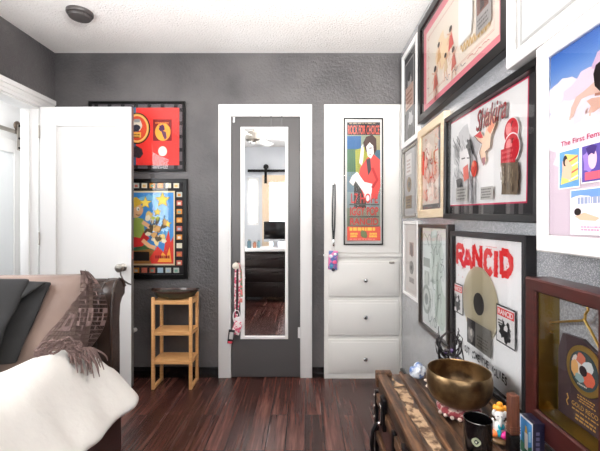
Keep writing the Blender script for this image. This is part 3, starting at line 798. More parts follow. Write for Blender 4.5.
def disc(name, r, c, rad, y, m, parent, seg=40, label=None, hole=(.34, (48, 44, 40)), y0=None):
    q = MB(); R = Matrix.Rotation(PI / 2, 4, 'X'); 
    prof = [(.001, 0), (rad, 0), (rad, .002)] + [(rad * k, .002 + .0004 * (i % 2)) for i, k in enumerate((.96, .9, .84, .78, .72, .66, .6, .54, .48, .42, .36))] + [(.001, .002)]
    q.lathe(prof, seg, (c[0], y, c[1]), m, R)
    o = q.build(name, None, parent)
    if hole:
        q = MB(); q.lathe([(.001, 0), (rad * hole[0], 0), (rad * hole[0], .0008), (.001, .0009)], 28, (c[0], y - .0026, c[1]), ink(hole[1]), R); q.build('disc_label', None, o)
    if label: o['label'] = label
    return o

# ---- white-framed black-and-white photo, high in the far corner
r = picture('framed_photo', 'tall white-framed black-and-white photo in the corner just under the ceiling', 'R', 2.684, 2.318, 1.70, 2.365, .027, .036, M_WHITEF, M_MATDK, .012)
a = art(r, .012)
a.rect((405.3, 66), (413.8, 106), (196, 192, 190)); a.rect((405.8, 67), (413.3, 90), (92, 92, 96)); a.blob((409.5, 84), .05, .075, (206, 202, 200), seed=3)
a.blob((409.2, 77), .035, .03, (40, 38, 40), seed=5); a.rect((405.8, 90), (413.3, 105), (224, 190, 172)); a.lines((406.2, 94), (413, 104), 4, (170, 120, 104))
a.rect((406, 112), (414, 137), (116, 114, 116)); a.blob((410.5, 123), .055, .085, (222, 220, 220), seed=8); a.blob((410.5, 131), .075, .05, (70, 68, 70), seed=9)
a.build('print', r)
# ---- clear grey award under it
r = picture('framed_award', 'narrow pale grey framed award with a small gold disc beside the pale wood frame', 'R', 2.670, 2.318, 1.20, 1.685, .027, .016, M_PLATE, M_MATLG, .010)
a = art(r, .010); a.rect((404.2, 152), (414.5, 215), (196, 192, 190)); a.rect((406.2, 156), (411.6, 173.5), (240, 236, 232)); a.lines((406.8, 160), (411, 172), 4, (190, 160, 150)); 
a.rect((405.6, 196.5), (411.8, 208), M_BRASS); a.lines((406.4, 199), (411, 206.5), 3, (120, 88, 40)); a.build('print', r)
disc('record', r, a.P(409.2, 184.5), .052, -.011, M_GOLD, r, 28)
for sx in (-1, 1):
    for sz in (-1, 1):
        q = MB(); q.lathe([(.001, 0), (.008, 0), (.008, .006), (.001, .007)], 10, (sx * .158, -.026, sz * .222), None, Matrix.Rotation(PI / 2, 4, 'X')); q.build('standoff', M_CHROME, r)
# ---- pale wood frame with a red and orange drawing
r = picture('framed_drawing', 'pale wood-framed orange and red ink drawing on a grey mat', 'R', 2.286, 1.852, 1.198, 1.732, .032, .048, M_WOODL, M_MATG, .014)
a = art(r, .014); a.rect((422.5, 134), (438.6, 203), (240, 226, 212)); rn = random.Random(5)
a.rect((421.2, 153), (424.2, 175), (236, 92, 70))
for k in range(26):
    px, py = rn.uniform(424.5, 437), rn.uniform(140, 198); s = rn.uniform(.02, .05)
    c = rn.choice([(226, 150, 120), (238, 110, 84), (210, 170, 150), (250, 200, 170), (190, 110, 96)])
    pts = [(a.P(px, py)[0] + s * math.cos(t) * (1 - t / 9), a.P(px, py)[1] + s * 1.4 * math.sin(t) * (1 - t / 9)) for t in [rn.uniform(0, 2) + i * .5 for i in range(10)]]
    a.stroke(pts, .007, c, False)
for k in range(9):
    px, py = rn.uniform(425, 436), rn.uniform(142, 196); a.blob((px, py), .022, .028, rn.choice([(244, 214, 196), (232, 128, 100), (252, 236, 222)]), seed=k)
a.build('print', r)
# ---- lower far: small white frame
r = picture('framed_award', 'slim white-framed award with three small beige inserts, lowest in the far corner', 'R', 2.650, 2.304, .668, 1.18, .027, .022, M_WHITEF, mat('cream_mat_board', (226, 218, 212), .7), .008)
a = art(r, .008); a.rect((407.6, 230), (415.4, 292), (232, 226, 220)); a.rect((409.0, 239), (414.2, 258), (236, 228, 222)); a.rect((409.5, 242), (413.6, 256), (190, 156, 140)); a.blob((411.5, 250), .035, .05, (120, 100, 96), seed=4)
a.rect((409.2, 276.5), (414.2, 284.5), (176, 164, 158)); a.lines((409.8, 278), (413.6, 283.5), 3, (120, 108, 104)); a.build('print', r)
disc('record', r, a.P(411.6, 267.5), .045, -.009, M_PLATE, r, 24)
# ---- dark frame with a pale ink print
r = picture('framed_print', 'dark-framed pale green-white ink print next to the gold record poster', 'R', 2.259, 1.794, .550, 1.162, .037, .022, mat('dark_walnut_frame', (50, 42, 38), .35), M_MATW, .014)
a = art(r, .014); a.rect((420.3, 228), (446, 338), (234, 238, 234)); rn = random.Random(9)
a.blob((436, 262), .10, .15, (214, 222, 214), seed=1); a.blob((440, 305), .08, .12, (206, 216, 206), seed=2)
a.rect((423.5, 257), (430, 268), (168, 174, 168)); a.rect((424.6, 270), (429.6, 286), (196, 200, 194)); a.rect((425.4, 272.5), (428.9, 283.5), (150, 158, 150)); a.ell((427, 279), .028, .04, (214, 218, 210))
a.ell((426.6, 299), .075, .085, (172, 180, 172)); a.ell((426.6, 299), .055, .062, (222, 226, 220)); a.ell((426.6, 299), .03, .034, (150, 158, 152))
for k in range(34):
    px, py = rn.uniform(430, 444), rn.uniform(236, 330); c = a.P(px, py); s = rn.uniform(.02, .06); t0 = rn.uniform(0, 6)
    a.stroke([(c[0] + s * math.cos(t0 + i * .5) * (.5 + i * .07), c[1] + s * 1.3 * math.sin(t0 + i * .5)) for i in range(7)], .004, rn.choice([(120, 132, 124), (150, 160, 152), (90, 100, 96)]), False, True)
a.stroke([(423, 240), (425, 233), (428, 238), (430, 246)], .006, (140, 150, 142)); a.stroke([(436, 322), (438, 300), (437, 280), (439, 262)], .02, (188, 198, 188), True, True)
a.build('print', r)

# ---- big pink-matted award, top
r = picture('framed_award', 'big black-framed cream award with a pink mat, highest on the wall', 'R', 2.262, 1.262, 1.770, 2.365, .038, .045, M_BLACKW, M_MATPK, .014)
a = art(r, .014); mg = .092
w2, h2 = .5, .2975
a.rect((-w2 + mg, -h2 + mg), (w2 - mg, h2 - mg), (244, 234, 220), False)
for k in (0, 1):
    m_ = mg + .035 + k * .006
    a.stroke([(-w2 + m_, -h2 + m_), (w2 - m_, -h2 + m_), (w2 - m_, h2 - m_), (-w2 + m_, h2 - m_), (-w2 + m_, -h2 + m_)], .0022, (214, 168, 150), False)
a.blob((442, 52), .09, .09, (250, 226, 190), seed=2, rough=.3); a.blob((450, 66), .10, .06, (252, 240, 226), seed=12)
def dancer(px, py, s, dress, flip=1):
    c = a.P(px, py)
    a.poly([(c[0] - .25 * s, c[1] - .3 * s), (c[0] + .3 * s, c[1] - .2 * s), (c[0] + .1 * s, c[1] + .35 * s), (c[0] - .12 * s, c[1] + .3 * s)], dress, False)
    a.ell((c[0], c[1] + .48 * s), .13 * s, .15 * s, SKIN, False); a.ell((c[0] - .02 * s, c[1] + .55 * s), .15 * s, .12 * s, HAIR, False)
    a.stroke([(c[0] + .08 * s, c[1] + .28 * s), (c[0] + .4 * s * flip, c[1] + .5 * s)], .05 * s, SKIN, False); a.stroke([(c[0] - .1 * s, c[1] + .25 * s), (c[0] - .4 * s, c[1] + .05 * s)], .05 * s, SKIN, False)
    a.stroke([(c[0] - .1 * s, c[1] - .28 * s), (c[0] - .2 * s, c[1] - .7 * s)], .07 * s, SKIN, False); a.stroke([(c[0] + .12 * s, c[1] - .24 * s), (c[0] + .25 * s, c[1] - .65 * s)], .07 * s, SKIN, False)
dancer(439, 56, .11, (222, 176, 120)); dancer(451, 42, .12, (226, 90, 84), -1); dancer(446, 66, .10, (236, 214, 180)); dancer(454, 62, .11, (206, 116, 104)); dancer(436, 82, .13, (216, 120, 100), -1)
a.stroke([(436.5, 78), (437, 92), (436, 100)], .012, (170, 90, 80))
rn = random.Random(2)
for k in range(6):
    c = a.P(446 + k * 7.5, 80 - k * 6.6); a.stroke([(c[0] + .012 * i, c[1] + rn.uniform(-.012, .012)) for i in range(6)], .003, rn.choice([(70, 60, 70), (200, 90, 80), (90, 90, 110)]), False)
    c = a.P(428.5, 40 + k * 10); a.stroke([(c[0] + .008 * i, c[1] + rn.uniform(-.014, .014)) for i in range(5)], .003, rn.choice([(90, 120, 80), (200, 120, 90), (90, 90, 110)]), False)
c0 = a.P(462, 50); c1 = a.P(491, 24)
a.stroke([(c0[0] + (c1[0] - c0[0]) * t / 40, c0[1] + (c1[1] - c0[1]) * t / 40 * .9 + .018 * math.sin(t * 1.35)) for t in range(41)], .009, (214, 178, 112), False)
p = a.P(466.5, 22); a.poly([(p[0] - .07, p[1] - .08), (p[0] + .06, p[1] - .08), (p[0] + .075, p[1] - .02), (p[0] + .075, p[1] + .19), (p[0] - .07, p[1] + .19)], (250, 248, 244), False)
a.stroke([(p[0] + .062, p[1] - .07), (p[0] + .07, p[1] - .01), (p[0] + .07, p[1] + .19)], .004, (110, 110, 130), False)
p2 = a.P(484, 8); a.rect((p2[0] - .055, p2[1] - .085), (p2[0] + .07, p2[1] + .075), (172, 168, 166), False); a.rect((p2[0] - .045, p2[1] - .01), (p2[0] + .05, p2[1] + .068), (128, 84, 74), False); a.rect((p2[0] - .02, p2[1] + .0), (p2[0] + .015, p2[1] + .06), (60, 44, 44), False)
a.lines((p2[0] - .045, p2[1] - .025), (p2[0] + .06, p2[1] - .075), 3, (110, 106, 104), False)
a.build('print', r)
disc('record', r, p, .05, -.0165, mat('pale_gold_record', (222, 206, 170), .3, .5), r, 28, hole=(.3, (190, 170, 130)))

# ---- striped black award with the red script title
TD = math.radians(1.5)
r = picture('framed_award', 'black-framed white poster with red apples and red script on a striped black mat', 'R', 1.832, 1.084, 1.180, 1.674, .042, .026, M_BLACKW, M_MATBK, .014, tilt=TD)
a = art(r, .014)
rn = random.Random(21); x = -.345
while x < .345:
    w = rn.uniform(.025, .06)
    if rn.random() < .62: a.rect((x, -.226), (min(.345, x + w), .226), rn.choice([(112, 108, 106), (92, 88, 88), (70, 67, 68)]), False)
    x += w * 1.5
q0 = a.P(449, 206.3); q1 = a.P(529.5, 75.5)
a.rect(q0, q1, (214, 60, 96), False); e = .006
a.rect((q0[0] + e, q0[1] + e), (q1[0] - e, q1[1] - e), (246, 244, 242), False)
# portrait in greys
a.blob((465, 152), .12, .105, (206, 204, 204), seed=2, rough=.25); a.poly([(452, 204), (476, 204), (478, 180), (470, 160), (459, 160), (453, 178)], (214, 212, 212))
for k in range(60):
    c = a.P(rn.uniform(454, 475), rn.uniform(134, 186)); t0 = rn.uniform(0, 6)
    a.stroke([(c[0] + .006 * i + .008 * math.sin(t0 + i), c[1] - .011 * i) for i in range(7)], .006, rn.choice([(150, 148, 150), (110, 108, 110), (236, 234, 234), (180, 178, 178)]), False, True)
a.blob((470.5, 148), .022, .030, (46, 44, 46), seed=5, rough=.3); a.stroke([(469, 140), (473, 146), (475, 154)], .012, (52, 50, 52))
a.poly([(462, 152), (469, 148), (472, 160), (471, 172), (466, 176), (461, 168)], (236, 232, 230)); a.stroke([(463.5, 159), (467, 158)], .006, (60, 56, 58)); a.stroke([(469, 158), (471.4, 158)], .005, (60, 56, 58))
a.poly([(458, 180), (463, 178), (464, 190), (460, 192)], (70, 68, 70)); a.poly([(465, 168), (470, 164), (471, 178), (466, 182)], (226, 96, 76))
a.stroke([(472, 176), (474, 190), (473, 203)], .016, (150, 148, 150)); a.stroke([(476, 180), (476.5, 203)], .01, (190, 188, 188))
a.ell((476.3, 168.5), .026, .034, (226, 74, 56)); a.ell((475.5, 164), .010, .012, (246, 150, 120)); a.stroke([(475.4, 178), (477, 171), (478.5, 166)], .004, (120, 40, 34))
# plaques and small print
for (u, v) in (((458.2, 188), (469.6, 201)), ((483.2, 187.5), (495.6, 199))):
    a.rect(u, v, (188, 184, 178)); a.lines((u[0] + .6, u[1] + 1), (v[0] - .5, v[1] - 1), 4, (104, 100, 96))
# flame-like figure
a.poly([(477, 136), (483, 131), (487, 137), (489, 128), (486, 122), (492, 112), (498, 116), (499, 124), (494, 136), (493, 148), (488, 152), (489, 160), (486, 166), (484, 160), (482, 152), (485, 144), (481, 141)], (246, 214, 186))
a.poly([(477, 136), (483, 131), (486, 138), (482, 138)], (222, 88, 90)); a.poly([(490, 130), (494, 120), (497, 118), (497, 126), (493, 134)], (244, 150, 110)); a.poly([(484.5, 158), (488, 157), (487.6, 164), (485.8, 166)], (180, 110, 120))
a.stroke([(492, 112), (498, 116), (499, 124), (494, 136), (493, 148), (488, 152)], .004, (80, 40, 36)); a.stroke([(477, 136), (481, 141), (485, 144), (482, 152), (485, 163)], .003, (110, 60, 56)); a.stroke([(487, 122), (489, 114), (491, 108)], .008, (150, 36, 40))
# title
for dx, c in ((.0035, (50, 26, 28)), (0, (150, 34, 36))):
    A_ = a.P(479, 113.5); B_ = a.P(509.5, 119.2)
    a.text('Shakira', (A_[0] + dx, A_[1] - dx + .006), (B_[0] + dx, B_[1] - dx + .006), c, False, shear=.35, fat=.006, rot=math.radians(1.0))
# apples and trunk
for (px, py, s) in ((514.5, 131, .043), (515, 148, .047)):
    a.ell((px, py), s * 1.08, s * 1.12, (250, 246, 244)); a.ell((px, py), s, s * 1.02, (206, 34, 48)); c = a.P(px - 2.5, py - 2); a.ell(c, s * .42, s * .5, (240, 140, 140), False); a.ell((c[0] + .3 * s, c[1] - .5 * s), s * .3, s * .25, (236, 96, 100), False)
    a.stroke([(px + .5, py - 5), (px + 1, py - 8.5), (px + 2.2, py - 10)], .005, (70, 34, 30))
a.rect((504.5, 150), (519.0, 163), (198, 40, 54)); a.lines((505, 151), (518.5, 162), 3, (226, 96, 100))
a.poly([(504.3, 163), (521.5, 162), (522.5, 176), (521, 194.5), (505, 194.5), (506, 178)], (124, 106, 86))
for k in range(22):
    px, py = rn.uniform(505, 520), rn.uniform(164, 186); a.stroke([(px, py), (px + rn.uniform(-.6, .6), py + 4), (px + rn.uniform(-.8, .8), py + 8)], .006, rn.choice([(84, 68, 54), (160, 142, 116), (104, 92, 80), (186, 172, 150)]), True, True)
a.build('print', r)

# ---- the record poster
r = picture('framed_record', 'white poster with jagged red lettering and a silver-gold record in a charcoal frame', 'R', 1.761, 1.160, .535, 1.1315, .037, .022, M_CHARW, M_MATW, .016)
a = art(r, .016); rn = random.Random(31)
a.rect((452.2, 234.5), (-1, -1), (240, 239, 238)) if False else a.rect((-.279, -.277), (.279, .277), (247, 246, 245), False)
RED = (228, 40, 42)
def letter(strokes, x0, x1, z0, z1, wd):
    for s in strokes:
        pts = [(x0 + (x1 - x0) * u, z0 + (z1 - z0) * v) for u, v in s]
        den = []
        for (p, q_) in zip(pts, pts[1:]):
            n = max(2, int(math.hypot(q_[0] - p[0], q_[1] - p[1]) / .008))
            den += [(p[0] + (q_[0] - p[0]) * i / n, p[1] + (q_[1] - p[1]) * i / n) for i in range(n)]
        den.append(pts[-1])
        y = a.step(); q2 = [Vector(p) for p in den]; L = []; R_ = []
        for i in range(len(q2)):
            t = (q2[min(i + 1, len(q2) - 1)] - q2[max(i - 1, 0)]).normalized(); nn = Vector((-t.y, t.x))
            L.append(q2[i] + nn * wd * (.5 + rn.uniform(-.09, .16))); R_.append(q2[i] - nn * wd * (.5 + rn.uniform(-.09, .16)))
        for i in range(len(q2) - 1): a.mb.poly([(p.x, y, p.y) for p in (L[i], L[i + 1], R_[i + 1], R_[i])], ink(RED))
LT = {'R': [[(.12, 0), (.12, 1)], [(.12, .95), (.7, .95), (.85, .75), (.7, .5), (.15, .45)], [(.35, .48), (.9, -.05)]],
      'A': [[(.02, 0), (.45, 1)], [(.5, 1), (.95, -.05)], [(.2, .32), (.78, .32)]],
      'N': [[(.12, -.02), (.12, 1)], [(.14, 1), (.84, 0)], [(.86, 0), (.86, 1.02)]],
      'C': [[(.95, .78), (.7, .97), (.3, .95), (.1, .7), (.08, .35), (.28, .06), (.7, .02), (.95, .2)]],
      'I': [[(.5, -.02), (.5, 1.02)]],
      'D': [[(.14, 0), (.14, 1)], [(.14, .97), (.6, .94), (.9, .7), (.92, .35), (.62, .06), (.14, .03)]]}
SP = [('R', 456.2, 465.0, 244.6, 265.8), ('A', 464.0, 472.8, 249, 269.5), ('N', 472.6, 482.6, 245.0, 268.5), ('C', 484.6, 492.4, 250.2, 274.2), ('I', 493.2, 499.0, 251, 277.5), ('D', 500.2, 512.6, 250.5, 277.5)]
for ch, xa, xb, ya, yb in SP:
    A_ = a.P(xa, ya); B_ = a.P(xb, yb)
    letter(LT[ch], A_[0], B_[0], B_[1], A_[1], .025 if ch != 'I' else .028)
for k in range(40):
    c = a.P(rn.uniform(455, 513), rn.uniform(246, 278)); a.blob(c, .0022, .003, RED, False, 6, .4, k)
a.lines((487, 245.5), (500.5, 248.6), 1, (236, 150, 150))
# covers
for (u, v) in (((453.2, 281), (465.2, 315)), ((498.4, 303), (517.8, 343))):
    A_ = a.P(*u); B_ = a.P(*v); B_ = (A_[0] + .124, A_[1] - .136); A_ = (B_[0] - .124, A_[1])
    a.rect(A_, B_, (44, 42, 44), False); e = .005; a.rect((A_[0] + e, A_[1] - e), (B_[0] - e, B_[1] + e), (228, 226, 224), False)
    a.rect((A_[0] + .008, A_[1] - .01), (B_[0] - .008, A_[1] - .038), (222, 60, 60), False); a.text('RANCID', (A_[0] + .014, A_[1] - .014), (B_[0] - .014, A_[1] - .034), (240, 232, 230), False, fat=.03)
    cx, cz = (A_[0] + B_[0]) / 2, (A_[1] + B_[1]) / 2 - .018
    a.blob((cx, cz), .036, .036, (36, 34, 36), False, 22, .4, 3); a.blob((cx + .004, cz + .012), .014, .012, (228, 226, 224), False, 10, .3, 4); a.rect((cx - .03, cz - .012), (cx + .034, cz + .001), (46, 44, 46), False)
    a.lines((cx - .05, cz + .036), (cx + .0, cz + .015), 2, (60, 58, 58), False)
# plaque under the record
A_ = a.P(469, 325); zb_ = a.P(485, 353)[1]; A_ = (A_[0], zb_ + .105); xm_ = a.P(477.5, 330)[0]; xe_ = a.P(493.4, 340)[0]; a.rect(A_, (xm_, zb_), (58, 54, 54), False); a.blob((A_[0] + .036, A_[1] - .06), .026, .03, (140, 134, 130), False, 14, .35, 6); a.blob((A_[0] + .04, A_[1] - .055), .013, .016, (206, 198, 190), False, 10, .3, 7)
a.rect((xm_, zb_ + .105), (xe_, zb_), M_PLATE, False); a.lines((xm_ + .012, zb_ + .06), (xe_ - .01, zb_ + .01), 4, (104, 98, 90), False)
# brush writing
wx = a.P(459.5, 335)[0]; wz = zb_ - .034; S = 'AND OUT COME THE WOLVES'; tot = a.P(510.5, 380)[0] - wx; st = tot / len(S)
for k, ch in enumerate(S):
    if ch == ' ': continue
    h = .030 + rn.uniform(-.003, .004); b = wz - h / 2 + rn.uniform(-.004, .004) - (.010 if k > 14 else 0) * 0
    a.text(ch, (wx + k * st, b + h), (wx + k * st + st * .86, b), (24, 22, 24), False, fat=.035, rot=rn.uniform(-.12, .12))
a.build('print', r)
c = a.P(482.2, 305); xl_ = a.P(464.6, 305)[0]; xr_ = a.P(499.2, 305)[0]
dd = disc('record', r, ((xl_ + xr_) / 2, c[1]), .150, -.0205, mat('silver_gold_record', (224, 214, 186), .28, .6), r, 56, hole=(.30, (58, 54, 52)))

# ---- bright white frame, top near, cut by the picture edge
r = picture('framed_picture', 'white-moulded frame with an empty white mat at the top by the ceiling', 'R', 1.218, .62, 1.674, 2.36, .067, .04, M_WHITEF, M_MATW, .05, glass=True, c=.006)
q = MB(); rect_frame(q, -.245, .245, -.29, .29, .012, .012, .012, .012, .052, .05, .003); q.build('inner_moulding', mat('grey_white_moulding', (206, 204, 202), .4), r)
q = MB(); rect_frame(q, -.2992, .2992, -.3432, .3432, .012, .012, .012, .012, .02, .004, .002); q.build('backing', M_BLACKW, r)
# ---- white box frame with sky and clouds
r = picture('framed_award', 'deep white box frame with a blue sky and pink clouds picture', 'R', 1.050, .56, 1.092, 1.664, .072, .045, M_WHITEF, None, .056, c=.004)
bxobj('picture_board', mat('pink_white_board', (244, 228, 234), .6), r, -.20, .20, -.058, -.050, -.242, .242)
a = art(r, .058)
sk = [(70, 120, 200), (96, 142, 212), (128, 166, 224), (164, 190, 234), (198, 206, 238), (226, 216, 236), (240, 222, 232)]
NB = 30
for k in range(NB):
    f = k / (NB - 1) * (len(sk) - 1); i = min(int(f), len(sk) - 2); g = f - i
    c = tuple(sk[i][j] * (1 - g) + sk[i + 1][j] * g for j in range(3))
    a.rect((-.1995, .2415 - .0066 * k), (.1995, .2415 - .0066 * (k + 1) - (.0 if k < NB - 1 else .28)), c, False)
for k, (x, z, s, c) in enumerate(((-.15, .12, .07, (250, 240, 246)), (-.06, .10, .09, (248, 226, 236)), (.06, .13, .08, (240, 206, 222)), (-.12, .05, .09, (252, 246, 250)), (.0, .03, .12, (250, 238, 244)), (.12, .04, .11, (246, 226, 236)), (-.17, .02, .06, (252, 246, 250)), (.0, .16, .05, (232, 200, 222)), (-.06, -.03, .12, (252, 246, 249)))):
    a.blob((x, z), s, s * .62, c, False, 24, .12, k)
# reclining person: dark hair, arms on the cloud
SK2 = (240, 206, 192); a.poly([(571.5, 119), (573, 108), (578, 97), (586, 91), (594, 84), (600, 78), (612, 74), (612, 92), (600, 93), (591, 95.5), (583, 99), (578.5, 108), (575, 117)], SK2); a.poly([(588.5, 101), (594, 98), (602, 97), (612, 96), (612, 106), (603, 107), (596, 112), (590, 113), (593, 106)], (234, 192, 174)); a.stroke([(597, 94.5), (604, 93.5), (612, 92.5)], .006, (196, 140, 120))
a.poly([(595.5, 74), (598, 65), (604, 60), (614, 58), (616, 92), (602, 91), (597, 86)], HAIR); a.poly([(604, 72), (610, 68), (612, 86), (605, 88)], SK2)
for (x, y) in ((590, 108), (594, 110), (574, 114)): a.stroke([(x, y), (x - 1.6, y + 3), (x - 2, y + 6)], .005, (232, 190, 172))
A_ = a.P(563, 147); A_ = (A_[0], A_[1]); h = .0125
a.text('The First Female', (A_[0], A_[1] + h), (A_[0] + .150, A_[1]), (186, 50, 96), False, fat=.012)
for k, (u, v, bg) in enumerate((((561, 152), (582.5, 187), (96, 150, 196)), ((584, 146), (606, 181), (86, 70, 150)), ((573.5, 190), (612, 236), (240, 226, 234)))):
    x0, x1, z0, z1 = a.rect(u, (v[0], v[1]), (252, 250, 250)); e = .003; a.rect((x0 + e, z0 + e), (x1 - e, z1 - e), bg, False); cx, cz = (x0 + x1) / 2, (z0 + z1) / 2; w, h = x1 - x0, z1 - z0
    if k == 0:
        a.poly([(cx - .4 * w, cz - .38 * h), (cx + .42 * w, cz - .3 * h), (cx + .4 * w, cz + .3 * h), (cx - .2 * w, cz + .4 * h)], (222, 206, 110), False)
        for i in range(4): a.stroke([(cx + .0 * w, cz - .3 * h + i * .16 * h), (cx + .42 * w, cz - .2 * h + i * .16 * h)], .004, (200, 90, 80) if i % 2 else (240, 240, 230), False)
        a.poly([(cx - .3 * w, cz - .2 * h), (cx + .1 * w, cz - .3 * h), (cx + .16 * w, cz + .05 * h), (cx - .1 * w, cz + .3 * h), (cx - .3 * w, cz + .22 * h)], SKIN, False); a.ell((cx - .16 * w, cz + .22 * h), .11 * w, .14 * h, HAIR, False); a.ell((cx - .1 * w, cz + .17 * h), .07 * w, .09 * h, SKIN, False)
    elif k == 1:
        a.blob((cx - .1 * w, cz + .1 * h), .3 * w, .3 * h, (150, 120, 200), False, 16, .2, 3); a.ell((cx + .05 * w, cz + .1 * h), .2 * w, .26 * h, (232, 190, 206), False); a.stroke([(cx - .2 * w, cz + .3 * h), (cx, cz + .36 * h), (cx + .2 * w, cz + .3 * h)], .02, (60, 40, 110), False); a.rect((cx - .3 * w, cz - .42 * h), (cx + .4 * w, cz - .22 * h), (226, 90, 110), False)
    else:
        a.rect((x0 + e, cz + .3 * h), (x1 - e, z1 - e), (110, 150, 214), False); a.blob((cx - .2 * w, cz + .24 * h), .3 * w, .12 * h, (232, 226, 240), False, 16, .15, 1); a.lines((cx - .3 * w, cz + .32 * h), (cx + .4 * w, cz + .16 * h), 1, (150, 160, 190), False, fill=.9)
        a.poly([(cx - .36 * w, cz - .1 * h), (cx - .1 * w, cz - .02 * h), (cx + .3 * w, cz - .14 * h), (cx + .2 * w, cz - .2 * h), (cx - .2 * w, cz - .18 * h)], SKIN, False); a.ell((cx - .28 * w, cz - .0 * h), .1 * w, .08 * h, HAIR, False); a.lines((cx - .2 * w, cz - .3 * h), (cx + .4 * w, cz - .42 * h), 2, (220, 150, 180), False)
a.build('print', r)

# ---- mahogany shadow box with the gold record
M_MAHOG = mat('red_mahogany', (52, 20, 18), .32, vary=(3, (70, 30, 26), .3, .7, (4, 4, 26)))
d0, d1, z0, z1 = 1.093, .777, .577, 1.013; t = .077; rec = .004
r = picture('framed_record', 'deep mahogany shadow box with a small gold record and a gold hanger', 'R', d0, d1, z0, z1, t, .05, M_MAHOG, None, rec, ws=(.046, .046, .036, .068), c=.004)
hw, hh = (d0 - d1) / 2, (z1 - z0) / 2
M_GILT = mat('gilt_lining', (186, 158, 70), .32, .7, vary=(7, (150, 122, 54), .35, .7))
xa, xb, za, zb = -hw + .046, hw - .046, -hh + .068, hh - .036
q = MB()
# the moulding is only a thin front rail; behind it the box opens out to gilt-lined sides
q.box(xa - .002, xa + .0015, -t + .012, -.006, za, zb); q.box(xb - .0015, xb + .002, -t + .012, -.006, za, zb); q.box(xa, xb, -t + .012, -.006, za - .002, za + .0015); q.box(xa, xb, -t + .012, -.006, zb - .0015, zb + .002)
q.build('lining', M_GILT, r, False)
bxobj('backing', mat('silver_grey_backing', (150, 150, 152), .5, vary=(160, (186, 186, 188), .45, .6)), r, xa, xb, -.007, -.003, za, zb)
M_PLUM = mat('plum_velvet', (58, 32, 38), .7, sheen=.3)
q = MB(); zt = za + .225
q.prism([(xa + .012, za + .003), (xb - .004, za + .003), (xb - .004, zt - .028), (xa + .14, zt - .014), (xa + .10, zt + .004), (xa + .03, zt), (xa + .012, zt - .05)], 'y', -.018, -.008); pb = q.build('plum_panel', M_PLUM, r, False)
a = Art(r, -.0185, ('x', XR - .0006 - .0185)); GT = (206, 160, 84)
cz_ = EYE - (371.5 - 222) / (586 - 305) * (XR - .0006 - .0185) - (z0 + z1) / 2
cx_ = a.P(585.5, 371)[0]
a.lines((cx_ - .03, cz_ - .068), (cx_ + .04, cz_ - .088), 3, GT, False)
a.text('GOLD RECORD', (cx_ - .048, cz_ - .094), (cx_ + .062, cz_ - .106), GT, False, fat=.01)
a.lines((cx_ - .05, cz_ - .110), (cx_ + .06, cz_ - .117), 1, GT, False); a.lines((cx_ - .04, cz_ - .121), (cx_ + .05, cz_ - .14), 2, GT, False, 5)
a.stroke([(cx_ - .065, cz_ - .085), (cx_ - .06, cz_ - .095), (cx_ - .067, cz_ - .105), (cx_ - .061, cz_ - .115)], .004, GT, False)
pr = a.build('lettering', r); pr.parent = r
# gold record: gilt ring, printed face
R90 = Matrix.Rotation(PI / 2, 4, 'X')
q = MB(); q.lathe([(.049, .003), (.0625, .003), (.0625, 0), (.0615, .004), (.049, .0045)], 48, (cx_, -.0188, cz_), None, R90); rec_o = q.build('record', mat('gold_rim', (222, 186, 108), .3, .8), r)
a = Art(r, -.0238)
a.ell((cx_, cz_), .049, .049, (72, 84, 84), False, 40); a.blob((cx_ - .02, cz_ + .005), .02, .026, (226, 214, 204), False, 14, .25, 2); a.blob((cx_ - .008, cz_ + .028), .017, .015, (214, 120, 96), False, 12, .2, 3)
a.blob((cx_ + .018, cz_ + .016), .018, .016, (220, 224, 224), False, 12, .25, 4); a.blob((cx_ + .018, cz_ - .016), .02, .018, (226, 108, 82), False, 14, .15, 5); a.blob((cx_ - .03, cz_ + .0), .012, .022, (232, 176, 110), False, 12, .2, 6)
a.blob((cx_ - .012, cz_ - .022), .018, .012, (150, 176, 176), False, 12, .2, 7); a.ell((cx_, cz_), .013, .013, (60, 48, 52), False); a.lines((cx_ - .02, cz_ - .034), (cx_ + .018, cz_ - .041), 1, (226, 222, 210), False)
f_ = a.build('printed_face', rec_o)
# hanger
def kp_(px, py): p = onx(px, py, XR - .03); q_ = a.inv @ p; return Vector((q_.x, -.032, q_.z))
q = MB(); L = [kp_(553.5, 332.5), kp_(550.0, 331.5), kp_(548.3, 327.5), kp_(549.5, 323.6), kp_(553, 322.2), kp_(570, 321.2), kp_(583.5, 320.4), kp_(586.5, 318)]
q.tube(L, .0032, 8); nk = L[-1]
q.tube([nk + Vector((-.004, 0, -.004)), nk + Vector((.02, 0, -.03)), nk + Vector((.05, 0, -.066)), nk + Vector((.062, 0, -.082)), nk + Vector((.066, 0, -.09)), nk + Vector((.060, 0, -.094))], .0032, 8)
q.tube([nk + Vector((-.001, 0, -.003)), nk + Vector((-.001, 0, .008)), nk + Vector((.004, 0, .015)), nk + Vector((.009, 0, .022)), nk + Vector((.006, 0, .031)), nk + Vector((-.002, 0, .034)), nk + Vector((-.008, 0, .029))], .003, 8)
q.build('hanger', mat('polished_gold', (240, 200, 112), .32, .85), r)

